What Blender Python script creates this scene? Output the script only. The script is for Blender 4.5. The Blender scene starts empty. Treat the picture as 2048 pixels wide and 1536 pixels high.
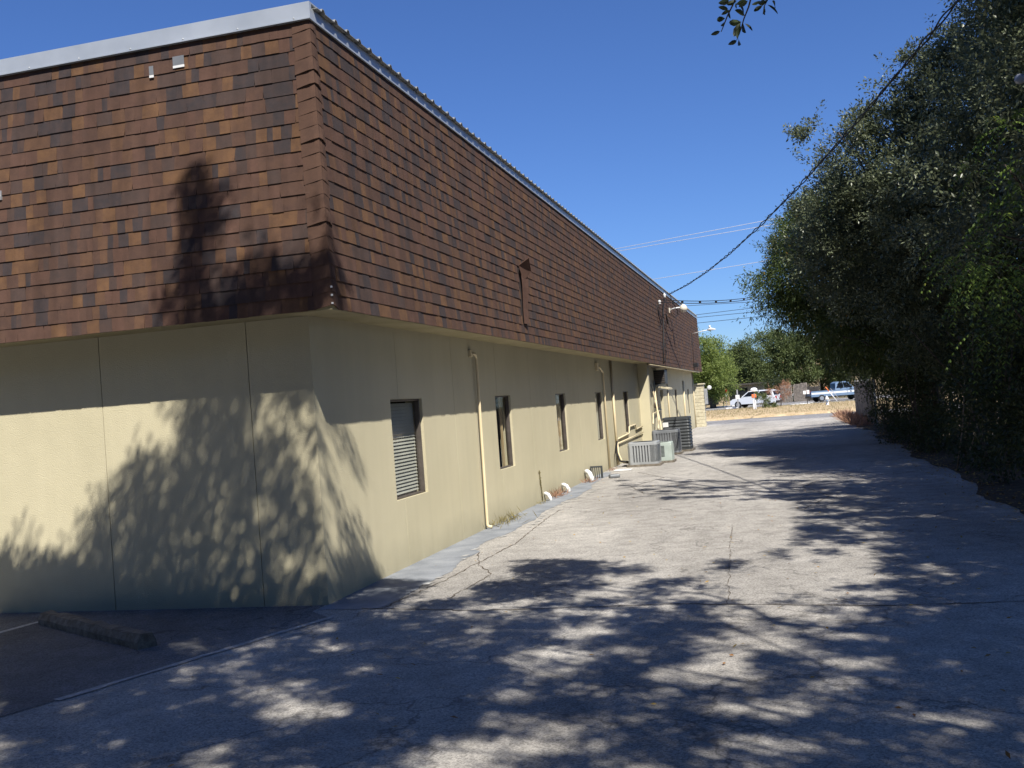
import bpy, math, random
import numpy as np
from mathutils import Vector, Matrix
random.seed(7); rng = np.random.default_rng(7)
sc = bpy.context.scene
# ------------------------------------------------------------------ camera
FPX, YAW, PITCH, ROLL = 2042.0, 0.2584, 0.0215, -0.0749
CAM = np.array([4.676, -9.67, 1.9])
def cam_axes():
    F = np.array([-math.sin(YAW)*math.cos(PITCH), math.cos(YAW)*math.cos(PITCH), math.sin(PITCH)])
    R = np.cross(F, [0, 0, 1.0]); R /= np.linalg.norm(R); U = np.cross(R, F)
    return math.cos(ROLL)*R + math.sin(ROLL)*U, -math.sin(ROLL)*R + math.cos(ROLL)*U, F
RX, UX, FX = cam_axes()
def hit(x, y, axis, val):            # the point of a world plane seen at a photo position
    r = FX + RX*(x-1024)/FPX - UX*(y-768)/FPX
    return CAM + (val-CAM[axis])/r[axis]*r
def proj(P):
    d = np.asarray(P, float)-CAM; z = d@FX
    return 1024+FPX*(d@RX)/z, 768-FPX*(d@UX)/z, z
cd = bpy.data.cameras.new('camera'); cam = bpy.data.objects.new('camera', cd)
sc.collection.objects.link(cam)
m = Matrix.Identity(4)
for i in range(3):
    m[i][0] = RX[i]; m[i][1] = UX[i]; m[i][2] = -FX[i]; m[i][3] = CAM[i]
cam.matrix_world = m
cd.sensor_width = 36; cd.lens = 36*FPX/2048; cd.clip_start = .05; cd.clip_end = 3000
sc.camera = cam
# ------------------------------------------------------------------ light
SUN_EL, SUN_AZ = math.radians(50.5), math.radians(180-33.5)      # azimuth clockwise from +Y
S = np.array([math.cos(SUN_EL)*math.sin(SUN_AZ), math.cos(SUN_EL)*math.cos(SUN_AZ), math.sin(SUN_EL)])
w = bpy.data.worlds.new('World'); sc.world = w; w.use_nodes = True
nt = w.node_tree; bg = nt.nodes['Background']
sky = nt.nodes.new('ShaderNodeTexSky'); sky.sky_type = 'NISHITA'; sky.sun_disc = False
sky.sun_elevation = SUN_EL; sky.sun_rotation = SUN_AZ; sky.altitude = 0
sky.air_density = 1.0; sky.dust_density = 0.0; sky.ozone_density = 2.5
grade = nt.nodes.new('ShaderNodeVectorMath'); grade.operation = 'MULTIPLY'; grade.inputs[1].default_value = (.68, .97, 1.56)
nt.links.new(sky.outputs[0], grade.inputs[0]); nt.links.new(grade.outputs[0], bg.inputs[0]); bg.inputs[1].default_value = 0.055
sl = bpy.data.lights.new('sun', 'SUN'); sl.energy = 5.0; sl.angle = math.radians(.53); sl.color = (1, .955, .88)
so = bpy.data.objects.new('sun', sl); sc.collection.objects.link(so)
so.rotation_euler = Vector(S).to_track_quat('Z', 'Y').to_euler()
sc.view_settings.view_transform = 'Standard'; sc.view_settings.look = 'None'
sc.view_settings.exposure = 0.5; sc.view_settings.gamma = 1; sc.view_settings.use_curve_mapping = False
sc.cycles.diffuse_bounces = 1; sc.cycles.transparent_max_bounces = 12
# ------------------------------------------------------------------ materials
def nmat(name, rough=.8, spec=.3, metal=0):
    m = bpy.data.materials.new(name); m.use_nodes = True
    n = m.node_tree.nodes; b = n['Principled BSDF']
    b.inputs['Roughness'].default_value = rough; b.inputs['Metallic'].default_value = metal
    b.inputs['Specular IOR Level'].default_value = spec
    return m, n, m.node_tree.links, b
def noisy(name, c1, c2, scale=5, rough=.8, spec=.3, bump=0, bscale=200, metal=0, detail=6, c3=None, gscale=None, gamt=.0, lo=.35, hi=.65):
    """two colours mixed by world-space noise, an optional fine grain, an optional bump"""
    m, n, l, b = nmat(name, rough, spec, metal)
    g = n.new('ShaderNodeNewGeometry')
    t = n.new('ShaderNodeTexNoise'); t.inputs['Scale'].default_value = scale; t.inputs['Detail'].default_value = detail
    l.new(g.outputs['Position'], t.inputs['Vector'])
    r = n.new('ShaderNodeValToRGB'); r.color_ramp.elements[0].position = lo; r.color_ramp.elements[1].position = hi
    r.color_ramp.elements[0].color = (*c1, 1); r.color_ramp.elements[1].color = (*c2, 1)
    l.new(t.outputs['Fac'], r.inputs[0]); out = r.outputs[0]
    if gscale:
        t2 = n.new('ShaderNodeTexNoise'); t2.inputs['Scale'].default_value = gscale; t2.inputs['Detail'].default_value = 3
        l.new(g.outputs['Position'], t2.inputs['Vector'])
        mr = n.new('ShaderNodeMapRange'); mr.inputs[1].default_value = .3; mr.inputs[2].default_value = .7
        mr.inputs[3].default_value = 1-gamt; mr.inputs[4].default_value = 1+gamt
        l.new(t2.outputs['Fac'], mr.inputs[0])
        mx = n.new('ShaderNodeVectorMath'); mx.operation = 'SCALE'
        l.new(out, mx.inputs[0]); l.new(mr.outputs[0], mx.inputs['Scale']); out = mx.outputs[0]
    l.new(out, b.inputs['Base Color'])
    if bump:
        t3 = n.new('ShaderNodeTexNoise'); t3.inputs['Scale'].default_value = bscale; t3.inputs['Detail'].default_value = 4
        l.new(g.outputs['Position'], t3.inputs['Vector'])
        bp = n.new('ShaderNodeBump'); bp.inputs['Strength'].default_value = 1; bp.inputs['Distance'].default_value = bump
        l.new(t3.outputs['Fac'], bp.inputs['Height']); l.new(bp.outputs[0], b.inputs['Normal'])
    return m
def asphalt_mat(name, c1, c2, crack=True):
    m, n, l, b = nmat(name, .9, .25)
    g = n.new('ShaderNodeNewGeometry')
    def noise(s, d=5, vec=None):
        t = n.new('ShaderNodeTexNoise'); t.inputs['Scale'].default_value = s; t.inputs['Detail'].default_value = d
        l.new(vec or g.outputs['Position'], t.inputs['Vector']); return t.outputs['Fac']
    def rng_(v, a, b_, c, d):
        r = n.new('ShaderNodeMapRange'); l.new(v, r.inputs[0])
        for i, q in enumerate((a, b_, c, d)): r.inputs[i+1].default_value = q
        return r.outputs[0]
    def mul(a, b_):
        q = n.new('ShaderNodeMath'); q.operation = 'MULTIPLY'; l.new(a, q.inputs[0])
        if isinstance(b_, float): q.inputs[1].default_value = b_
        else: l.new(b_, q.inputs[1])
        return q.outputs[0]
    r = n.new('ShaderNodeValToRGB'); r.color_ramp.elements[0].position = .38; r.color_ramp.elements[1].position = .62
    r.color_ramp.elements[0].color = (*c1, 1); r.color_ramp.elements[1].color = (*c2, 1)
    # streaks drawn out along the alley
    mp = n.new('ShaderNodeMapping'); mp.inputs['Scale'].default_value = (1.0, .3, 1); l.new(g.outputs['Position'], mp.inputs[0])
    l.new(noise(.55, 8, mp.outputs[0]), r.inputs[0])
    # aggregate: light stones in a darker binder
    v = n.new('ShaderNodeTexVoronoi'); v.inputs['Scale'].default_value = 85; l.new(g.outputs['Position'], v.inputs['Vector'])
    sep = n.new('ShaderNodeSeparateColor'); l.new(v.outputs['Color'], sep.inputs[0])
    f = rng_(sep.outputs[0], 0, 1, .62, 1.38)
    f = mul(f, rng_(noise(260, 3), .3, .7, .7, 1.3))
    f = mul(f, rng_(noise(3.5, 7), .3, .7, .80, 1.16))
    f = mul(f, rng_(noise(14, 5), .55, .72, 1, .78))
    f = mul(f, rng_(noise(1.3, 2), .66, .76, 1, .74))
    f = mul(f, rng_(noise(.22, 4), .35, .65, .86, 1.12))
    if crack:
        wp = n.new('ShaderNodeTexNoise'); wp.inputs['Scale'].default_value = 1.6; wp.inputs['Detail'].default_value = 5
        l.new(g.outputs['Position'], wp.inputs['Vector'])
        vm = n.new('ShaderNodeVectorMath'); vm.operation = 'SCALE'; vm.inputs['Scale'].default_value = 1.1
        l.new(wp.outputs['Color'], vm.inputs[0])
        va = n.new('ShaderNodeVectorMath'); va.operation = 'ADD'; l.new(vm.outputs[0], va.inputs[0]); l.new(g.outputs['Position'], va.inputs[1])
        vc = n.new('ShaderNodeTexVoronoi'); vc.feature = 'DISTANCE_TO_EDGE'; vc.inputs['Scale'].default_value = .5
        l.new(va.outputs[0], vc.inputs['Vector'])
        line = rng_(vc.outputs['Distance'], 0, .011, .5, 1)
        gate = rng_(noise(.6, 3), .40, .52, 0, 1)
        mxx = n.new('ShaderNodeMix'); mxx.data_type = 'FLOAT'; l.new(gate, mxx.inputs[0]); mxx.inputs[2].default_value = 1; l.new(line, mxx.inputs[3])
        f = mul(f, mxx.outputs[0])
    sc_ = n.new('ShaderNodeVectorMath'); sc_.operation = 'SCALE'; l.new(r.outputs[0], sc_.inputs[0]); l.new(f, sc_.inputs['Scale'])
    l.new(sc_.outputs[0], b.inputs['Base Color'])
    bp = n.new('ShaderNodeBump'); bp.inputs['Strength'].default_value = .8; bp.inputs['Distance'].default_value = .006
    l.new(f, bp.inputs['Height']); l.new(bp.outputs[0], b.inputs['Normal'])
    return m
def leaf_mat(name, dark, light, gloss=.45, trans=.35, third=None):
    m, n, l, b = nmat(name, gloss, .4)
    a = n.new('ShaderNodeAttribute'); a.attribute_name = 'tint'
    r = n.new('ShaderNodeValToRGB'); r.color_ramp.elements[0].color = (*dark, 1); r.color_ramp.elements[1].color = (*light, 1)
    if third:
        r.color_ramp.elements[1].position = .93; e = r.color_ramp.elements.new(.97); e.color = (*third, 1)
    l.new(a.outputs['Fac'], r.inputs[0]); l.new(r.outputs[0], b.inputs['Base Color'])
    tr = n.new('ShaderNodeBsdfTranslucent'); hs = n.new('ShaderNodeHueSaturation'); hs.inputs['Value'].default_value = 1.5
    l.new(r.outputs[0], hs.inputs['Color']); l.new(hs.outputs[0], tr.inputs[0])
    mx = n.new('ShaderNodeMixShader'); mx.inputs[0].default_value = trans
    l.new(b.outputs[0], mx.inputs[1]); l.new(tr.outputs[0], mx.inputs[2]); l.new(mx.outputs[0], n['Material Output'].inputs[0])
    return m
M = {}
def stucco_mat():
    m, n, l, b = nmat('cream_stucco', .92, .2)
    g = n.new('ShaderNodeNewGeometry')
    t = n.new('ShaderNodeTexNoise'); t.inputs['Scale'].default_value = .8; t.inputs['Detail'].default_value = 7
    l.new(g.outputs['Position'], t.inputs['Vector'])
    r = n.new('ShaderNodeValToRGB'); r.color_ramp.elements[0].position = .35; r.color_ramp.elements[1].position = .65
    r.color_ramp.elements[0].color = (.575, .52, .352, 1); r.color_ramp.elements[1].color = (.62, .56, .382, 1)
    l.new(t.outputs['Fac'], r.inputs[0])
    # splash dirt near the foot of the wall, broken up by noise
    sp = n.new('ShaderNodeSeparateXYZ'); l.new(g.outputs['Position'], sp.inputs[0])
    t4 = n.new('ShaderNodeTexNoise'); t4.inputs['Scale'].default_value = 2.5; t4.inputs['Detail'].default_value = 6
    l.new(g.outputs['Position'], t4.inputs['Vector'])
    ad = n.new('ShaderNodeMath'); ad.operation = 'MULTIPLY_ADD'; l.new(t4.outputs['Fac'], ad.inputs[0]); ad.inputs[1].default_value = -.35
    l.new(sp.outputs['Z'], ad.inputs[2])
    mr = n.new('ShaderNodeMapRange'); l.new(ad.outputs[0], mr.inputs[0]); mr.inputs[1].default_value = -.2; mr.inputs[2].default_value = .25
    mr.inputs[3].default_value = .78; mr.inputs[4].default_value = 1
    # faint vertical wash streaks
    mp = n.new('ShaderNodeMapping'); mp.inputs['Scale'].default_value = (6, 6, .25); l.new(g.outputs['Position'], mp.inputs[0])
    t5 = n.new('ShaderNodeTexNoise'); t5.inputs['Scale'].default_value = 1; t5.inputs['Detail'].default_value = 4; l.new(mp.outputs[0], t5.inputs['Vector'])
    mr2 = n.new('ShaderNodeMapRange'); l.new(t5.outputs['Fac'], mr2.inputs[0]); mr2.inputs[1].default_value = .3; mr2.inputs[2].default_value = .7
    mr2.inputs[3].default_value = .972; mr2.inputs[4].default_value = 1.015
    mu = n.new('ShaderNodeMath'); mu.operation = 'MULTIPLY'; l.new(mr.outputs[0], mu.inputs[0]); l.new(mr2.outputs[0], mu.inputs[1])
    vs = n.new('ShaderNodeVectorMath'); vs.operation = 'SCALE'; l.new(r.outputs[0], vs.inputs[0]); l.new(mu.outputs[0], vs.inputs['Scale'])
    l.new(vs.outputs[0], b.inputs['Base Color'])
    t3 = n.new('ShaderNodeTexNoise'); t3.inputs['Scale'].default_value = 75; t3.inputs['Detail'].default_value = 4
    l.new(g.outputs['Position'], t3.inputs['Vector'])
    t6 = n.new('ShaderNodeTexNoise'); t6.inputs['Scale'].default_value = 3; t6.inputs['Detail'].default_value = 3
    l.new(g.outputs['Position'], t6.inputs['Vector'])
    bp = n.new('ShaderNodeBump'); bp.inputs['Distance'].default_value = .0045; l.new(t3.outputs['Fac'], bp.inputs['Height'])
    bp2 = n.new('ShaderNodeBump'); bp2.inputs['Distance'].default_value = .005; l.new(t6.outputs['Fac'], bp2.inputs['Height'])
    l.new(bp.outputs[0], bp2.inputs['Normal']); l.new(bp2.outputs[0], b.inputs['Normal'])
    return m
M['stucco'] = stucco_mat()
M['soffit'] = noisy('soffit_board', (.40, .34, .19), (.48, .41, .24), 2, .85, bump=.001)
M['core'] = noisy('joint_filler', (.16, .14, .09), (.22, .19, .12), 3, .9)
M['conduit'] = noisy('cream_painted_pipe', (.72, .60, .38), (.78, .66, .43), 4, .55)
SHC = [((.140, .076, .040), (.105, .058, .034)), ((.092, .053, .038), (.074, .044, .034)), ((.102, .057, .042), (.084, .048, .036)),
       ((.052, .041, .041), (.042, .035, .036)), ((.070, .047, .040), (.058, .041, .036)), ((.115, .064, .039), (.092, .052, .034))]
for i, (a, b_) in enumerate(SHC):
    M['sh%d' % i] = noisy('asphalt_shingle_tone', b_, a, 9, .95, .2, bump=.0015, bscale=420, gscale=330, gamt=.34, detail=3)
    # weathering over the whole roof: soft patches, faded bloom and rain streaks
    m_ = M['sh%d' % i]; n_ = m_.node_tree.nodes; l_ = m_.node_tree.links; b__ = n_['Principled BSDF']
    src = b__.inputs['Base Color'].links[0].from_socket; g_ = n_.new('ShaderNodeNewGeometry')
    mp_ = n_.new('ShaderNodeMapping'); mp_.inputs['Scale'].default_value = (9, 9, .5); l_.new(g_.outputs['Position'], mp_.inputs[0])
    ta = n_.new('ShaderNodeTexNoise'); ta.inputs['Scale'].default_value = 1.0; ta.inputs['Detail'].default_value = 4; l_.new(mp_.outputs[0], ta.inputs['Vector'])
    tb = n_.new('ShaderNodeTexNoise'); tb.inputs['Scale'].default_value = 16; tb.inputs['Detail'].default_value = 4; l_.new(g_.outputs['Position'], tb.inputs['Vector'])
    mm_ = n_.new('ShaderNodeMix'); mm_.data_type = 'RGBA'; mr_ = n_.new('ShaderNodeMapRange'); l_.new(tb.outputs['Fac'], mr_.inputs[0])
    mr_.inputs[1].default_value = .42; mr_.inputs[2].default_value = .72; mr_.inputs[3].default_value = .0; mr_.inputs[4].default_value = .30
    l_.new(mr_.outputs[0], mm_.inputs[0]); l_.new(src, mm_.inputs[6]); mm_.inputs[7].default_value = (.084, .05, .038, 1)
    mr2_ = n_.new('ShaderNodeMapRange'); l_.new(ta.outputs['Fac'], mr2_.inputs[0]); mr2_.inputs[1].default_value = .3; mr2_.inputs[2].default_value = .7
    mr2_.inputs[3].default_value = .94; mr2_.inputs[4].default_value = 1.28
    sc2 = n_.new('ShaderNodeVectorMath'); sc2.operation = 'SCALE'; l_.new(mm_.outputs[2], sc2.inputs[0]); l_.new(mr2_.outputs[0], sc2.inputs['Scale'])
    l_.new(sc2.outputs[0], b__.inputs['Base Color'])
SHW = [.15, .25, .17, .13, .16, .14]
M['underlay'] = noisy('shingle_underlay', (.03, .022, .02), (.05, .035, .03), 20, .95)
M['cap'] = noisy('ridge_cap_brown', (.085, .050, .037), (.112, .064, .045), 6, .95, .2, bump=.0015, bscale=420, gscale=330, gamt=.25)
M['trim'] = noisy('galvanised_trim', (.44, .48, .52), (.53, .57, .61), 2, .38, .5, metal=.35)
M['roofmetal'] = noisy('weathered_roof_sheet', (.30, .31, .29), (.42, .42, .39), 6, .45, .5, metal=.4)
M['alu'] = noisy('brown_window_frame', (.10, .085, .075), (.14, .12, .105), 8, .45, metal=.3)
M['blind'] = noisy('grey_blind', (.46, .46, .40), (.54, .54, .46), 3, .6)
M['curtain'] = noisy('tan_curtain', (.45, .34, .18), (.5, .39, .22), 5, .8)
M['room'] = noisy('dark_room', (.05, .032, .025), (.07, .045, .034), 3, .9)
def glass_mat():
    m, n, l, b = nmat('window_glass', .05, .5)
    n.remove(b); t = n.new('ShaderNodeBsdfTransparent'); t.inputs[0].default_value = (.93, .94, .93, 1)
    g = n.new('ShaderNodeBsdfGlossy'); g.inputs['Roughness'].default_value = .03
    lw = n.new('ShaderNodeLayerWeight'); lw.inputs[0].default_value = .5; pw = n.new('ShaderNodeMath'); pw.operation = 'POWER'; pw.inputs[1].default_value = 4
    l.new(lw.outputs['Facing'], pw.inputs[0]); f = n.new('ShaderNodeMath'); f.operation = 'MULTIPLY_ADD'; f.inputs[1].default_value = .55; f.inputs[2].default_value = .045; l.new(pw.outputs[0], f.inputs[0]); mx = n.new('ShaderNodeMixShader')
    l.new(f.outputs[0], mx.inputs[0]); l.new(t.outputs[0], mx.inputs[1]); l.new(g.outputs[0], mx.inputs[2]); l.new(mx.outputs[0], n['Material Output'].inputs[0])
    return m
M['glass'] = glass_mat()
M['asphalt'] = asphalt_mat('weathered_asphalt', (.36, .338, .305), (.47, .443, .40))
M['asphalt_shade'] = asphalt_mat('shade_toned_asphalt', (.165, .163, .16), (.235, .232, .228))  # asphalt darkened to carry the shade before the front wall
M['street'] = asphalt_mat('street_asphalt', (.24, .235, .23), (.30, .29, .28), False)
M['apron'] = noisy('sealed_concrete', (.19, .205, .225), (.29, .305, .325), 2.2, .8, .3, bump=.003, bscale=60, gscale=90, gamt=.15)
M['soil'] = noisy('leafy_soil', (.05, .035, .022), (.11, .08, .05), 6, .95, bump=.02, bscale=25, gscale=30, gamt=.5)
M['earth'] = noisy('ground_earth', (.12, .10, .06), (.2, .17, .1), .5, .95)
M['drygrass'] = noisy('dry_grass', (.42, .31, .17), (.60, .46, .28), 1.5, .95, bump=.03, bscale=20, gscale=9, gamt=.22)
M['bark'] = noisy('bark', (.06, .048, .038), (.13, .105, .085), 14, .95, bump=.02, bscale=35)
M['twig'] = noisy('twig', (.05, .038, .026), (.09, .07, .05), 20, .9)
M['white'] = noisy('white_paint', (.74, .74, .72), (.82, .82, .80), 6, .5)
M['wornwhite'] = noisy('worn_white_paint', (.36, .35, .33), (.55, .55, .53), 22, .8, lo=.45, hi=.66)
M['concrete'] = noisy('old_concrete', (.13, .11, .085), (.24, .21, .17), 12, .95, bump=.006, bscale=60, gscale=80, gamt=.2)
M['black'] = noisy('black_cable', (.012, .012, .013), (.02, .02, .02), 5, .6)
M['wirewhite'] = noisy('bare_aluminium_wire', (.6, .62, .65), (.7, .72, .75), 5, .4, metal=.6)
M['acsilver'] = noisy('silver_grey_casing', (.33, .345, .35), (.41, .425, .43), 3, .45, metal=.25)
M['acgrey'] = noisy('mid_grey_casing', (.17, .18, .19), (.24, .25, .26), 2.5, .5, metal=.2)
M['acdark'] = noisy('charcoal_casing', (.045, .05, .052), (.075, .08, .082), 3, .5, metal=.2)
M['acgreen'] = noisy('pale_green_casing', (.36, .42, .37), (.44, .5, .45), 3, .5)
M['coil'] = noisy('condenser_coil', (.06, .062, .065), (.10, .102, .105), 30, .6, metal=.3)
M['coil_light'] = noisy('dusty_condenser_coil', (.13, .135, .14), (.19, .195, .2), 30, .7)
M['plastic'] = noisy('pale_globe', (.66, .6, .48), (.72, .66, .54), 10, .35)
M['rubber'] = noisy('rubber', (.015, .015, .015), (.03, .03, .03), 10, .8)
M['chrome'] = noisy('bright_metal', (.5, .5, .5), (.62, .62, .62), 10, .25, metal=.9)
M['carwhite'] = noisy('white_car_paint', (.66, .69, .72), (.7, .73, .76), 2, .25, .5)
M['carblack'] = noisy('black_car_paint', (.015, .017, .02), (.02, .022, .026), 2, .2, .5)
M['carblue'] = noisy('blue_car_paint', (.13, .20, .30), (.17, .24, .34), 2, .25, .5)
M['carglass'] = noisy('car_glass', (.01, .012, .015), (.02, .022, .025), 2, .08, .5)
M['redplastic'] = noisy('red_lens', (.4, .02, .02), (.5, .03, .03), 9, .3)
M['orange'] = noisy('orange_plastic', (.6, .16, .05), (.7, .2, .07), 9, .5)
M['wood'] = noisy('grey_fence_wood', (.17, .145, .12), (.29, .25, .21), 5, .9, gscale=60, gamt=.2)
M['darkwood'] = noisy('dark_fence_wood', (.05, .045, .04), (.09, .08, .07), 5, .9)
M['galv'] = noisy('galvanised_post', (.35, .36, .37), (.45, .46, .47), 8, .5, metal=.5)
M['stone'] = noisy('pale_stone', (.50, .44, .30), (.66, .60, .43), 9, .9, bump=.01, bscale=30)
M['brick'] = noisy('tan_masonry', (.42, .33, .2), (.5, .4, .26), 7, .9)
M['roofgrey'] = noisy('grey_shingle_roof', (.2, .2, .2), (.28, .28, .27), 5, .9)
M['reflect'] = noisy('glint_white', (.9, .9, .92), (.95, .95, .97), 3, .15, .6)  # white of the disc made for the windscreen glint
M['oakleaf'] = leaf_mat('live_oak_leaf', (.045, .06, .028), (.21, .235, .135), .36, .25)
M['pecanleaf'] = leaf_mat('pecan_leaf', (.03, .05, .015), (.13, .17, .045), .38, .35, (.45, .25, .04))
M['limeleaf'] = leaf_mat('bright_compound_leaf', (.05, .09, .018), (.165, .24, .045), .5, .42, (.45, .42, .06))
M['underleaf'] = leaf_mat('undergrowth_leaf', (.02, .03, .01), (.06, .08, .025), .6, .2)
M['farleaf'] = leaf_mat('far_oak_leaf', (.06, .088, .03), (.17, .205, .075), .6, .3, (.25, .17, .08))
M['farlight'] = leaf_mat('far_light_leaf', (.12, .17, .04), (.29, .34, .10), .6, .45)
M['overleaf'] = leaf_mat('overhead_leaf', (.03, .045, .018), (.09, .11, .05), .45, .2)
M['dryleaf'] = leaf_mat('fallen_leaf', (.25, .11, .03), (.55, .40, .10), .7, .2)
M['weedleaf'] = leaf_mat('weed_blade', (.16, .13, .05), (.38, .33, .16), .8, .3)
M['redweed'] = leaf_mat('dry_red_weed', (.22, .11, .06), (.5, .3, .2), .8, .3)
# ------------------------------------------------------------------ mesh helpers
def link(o, parent=None):
    sc.collection.objects.link(o)
    if parent is not None: o.parent = parent
    return o
def tag(o, label=None, cat=None, group=None, kind=None):
    if label: o['label'] = label
    if cat: o['category'] = cat
    if group: o['group'] = group
    if kind: o['kind'] = kind
    return o
def empty(name, loc=(0, 0, 0), rz=0):
    o = bpy.data.objects.new(name, None); o.location = loc; o.rotation_euler = (0, 0, rz); o.empty_display_size = .2
    return link(o)
class MB:
    def __init__(s): s.v = []; s.f = []; s.mi = []; s.cur = 0
    def add(s, vs, fs):
        b = len(s.v); s.v.extend([tuple(float(c) for c in v) for v in vs])
        for f in fs: s.f.append(tuple(b+i for i in f)); s.mi.append(s.cur)
        return s
    def box(s, x0, x1, y0, y1, z0, z1, mat=None, bev=0):
        if bev:
            return s.prism([(x0+bev, y0), (x1-bev, y0), (x1, y0+bev), (x1, y1-bev), (x1-bev, y1), (x0+bev, y1), (x0, y1-bev), (x0, y0+bev)], z0, z1)
        v = [(x, y, z) for z in (z0, z1) for y in (y0, y1) for x in (x0, x1)]
        if mat is not None: v = [mat @ Vector(q) for q in v]
        return s.add(v, [(0, 2, 3, 1), (4, 5, 7, 6), (0, 1, 5, 4), (2, 6, 7, 3), (0, 4, 6, 2), (1, 3, 7, 5)])
    def prism(s, pts, z0, z1, f=None):
        n = len(pts); f = f or (lambda x, y, z: (x, y, z))
        v = [f(x, y, z0) for x, y in pts]+[f(x, y, z1) for x, y in pts]
        return s.add(v, [tuple(range(n-1, -1, -1)), tuple(range(n, 2*n))]+[(i, (i+1) % n, n+(i+1) % n, n+i) for i in range(n)])
    def tube(s, path, rad, n=8, cap=True):
        P = [Vector(p) for p in path]
        if not hasattr(rad, '__len__'): rad = [rad]*len(P)
        rings = []; up = None
        for i, p in enumerate(P):
            d = (P[min(i+1, len(P)-1)]-P[max(i-1, 0)]).normalized()
            if up is None:
                up = d.orthogonal().normalized()
            up = (up-d*up.dot(d)); up = up.normalized() if up.length > 1e-6 else d.orthogonal().normalized()
            b_ = d.cross(up)
            rings.append([p+(up*math.cos(a)+b_*math.sin(a))*rad[i] for a in [2*math.pi*k/n for k in range(n)]])
        v = [q for r in rings for q in r]; fs = []
        for i in range(len(P)-1):
            for k in range(n):
                fs.append((i*n+k, i*n+(k+1) % n, (i+1)*n+(k+1) % n, (i+1)*n+k))
        if cap: fs += [tuple(range(n-1, -1, -1)), tuple(range((len(P)-1)*n, len(P)*n))]
        return s.add(v, fs)
    def lathe(s, prof, c=(0, 0, 0), n=16):
        v = []; fs = []
        for r, z in prof:
            for k in range(n):
                a = 2*math.pi*k/n; v.append((c[0]+r*math.cos(a), c[1]+r*math.sin(a), c[2]+z))
        for i in range(len(prof)-1):
            for k in range(n):
                fs.append((i*n+k, i*n+(k+1) % n, (i+1)*n+(k+1) % n, (i+1)*n+k))
        fs += [tuple(range(n-1, -1, -1)), tuple(range((len(prof)-1)*n, len(prof)*n))]
        return s.add(v, fs)
    def mesh(s, name, mats, smooth=False):
        me = bpy.data.meshes.new(name); me.from_pydata(s.v, [], s.f)
        for m_ in (mats if isinstance(mats, (list, tuple)) else [mats]): me.materials.append(m_)
        if any(s.mi): me.polygons.foreach_set('material_index', s.mi)
        if smooth: me.polygons.foreach_set('use_smooth', [True]*len(me.polygons))
        me.update(); return me
    def build(s, name, mats, parent=None, smooth=False, loc=None):
        o = bpy.data.objects.new(name, s.mesh(name, mats, smooth))
        if loc is not None: o.location = loc
        return link(o, parent)
def bevel(o, wd=.01, seg=2):
    b = o.modifiers.new('bevel', 'BEVEL'); b.width = wd; b.segments = seg; b.limit_method = 'ANGLE'; return o
def leaves(name, P, D, N, ln, wd, tint, mat, parent=None):
    """one mesh of many small leaves: each two triangles folded along the midrib"""
    P = np.asarray(P, float); n = len(P)
    D = D/np.linalg.norm(D, axis=1)[:, None]; B = np.cross(D, N); B /= (np.linalg.norm(B, axis=1)[:, None]+1e-9)
    Nn = np.cross(B, D)
    ln = np.broadcast_to(ln, n)[:, None]; wd = np.broadcast_to(wd, n)[:, None]
    V = np.empty((n, 4, 3)); V[:, 0] = P; V[:, 1] = P+D*ln*.5+B*wd*.5+Nn*wd*.12; V[:, 2] = P+D*ln; V[:, 3] = P+D*ln*.5-B*wd*.5+Nn*wd*.12
    me = bpy.data.meshes.new(name)
    me.vertices.add(4*n); me.vertices.foreach_set('co', V.ravel())
    idx = np.array([[0, 1, 2], [0, 2, 3]])[None]+np.arange(n)[:, None, None]*4
    me.loops.add(6*n); me.loops.foreach_set('vertex_index', idx.ravel().astype(np.int32))
    me.polygons.add(2*n); me.polygons.foreach_set('loop_start', np.arange(0, 6*n, 3, dtype=np.int32)); me.polygons.foreach_set('loop_total', np.full(2*n, 3, np.int32))
    me.update(calc_edges=True)
    at = me.attributes.new('tint', 'FLOAT', 'POINT'); at.data.foreach_set('value', np.repeat(np.clip(tint, 0, 1), 4).astype(np.float32))
    me.materials.append(mat)
    o = bpy.data.objects.new(name, me); return link(o, parent)
def unit(n): v = rng.normal(size=(n, 3)); return v/np.linalg.norm(v, axis=1)[:, None]
def sprays(starts, dirs, lens, per, spread, droop=.0):
    """leaves strung round short shoots; returns positions, directions, normals, shoot index"""
    k = len(starts); i = np.repeat(np.arange(k), per); n = len(i); t = rng.random(n)**.8
    d = dirs[i]; p = starts[i]+d*(lens[i]*t)[:, None]; p[:, 2] -= droop*(t**2)*lens[i]
    off = unit(n); p = p+off*(spread*rng.random(n)**.6)[:, None]
    ld = d*.6+off*1.0+np.array([0, 0, -droop*.8]); nn = unit(n)*.7+np.array([0, 0, .9])
    return p, ld, nn, i
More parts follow.
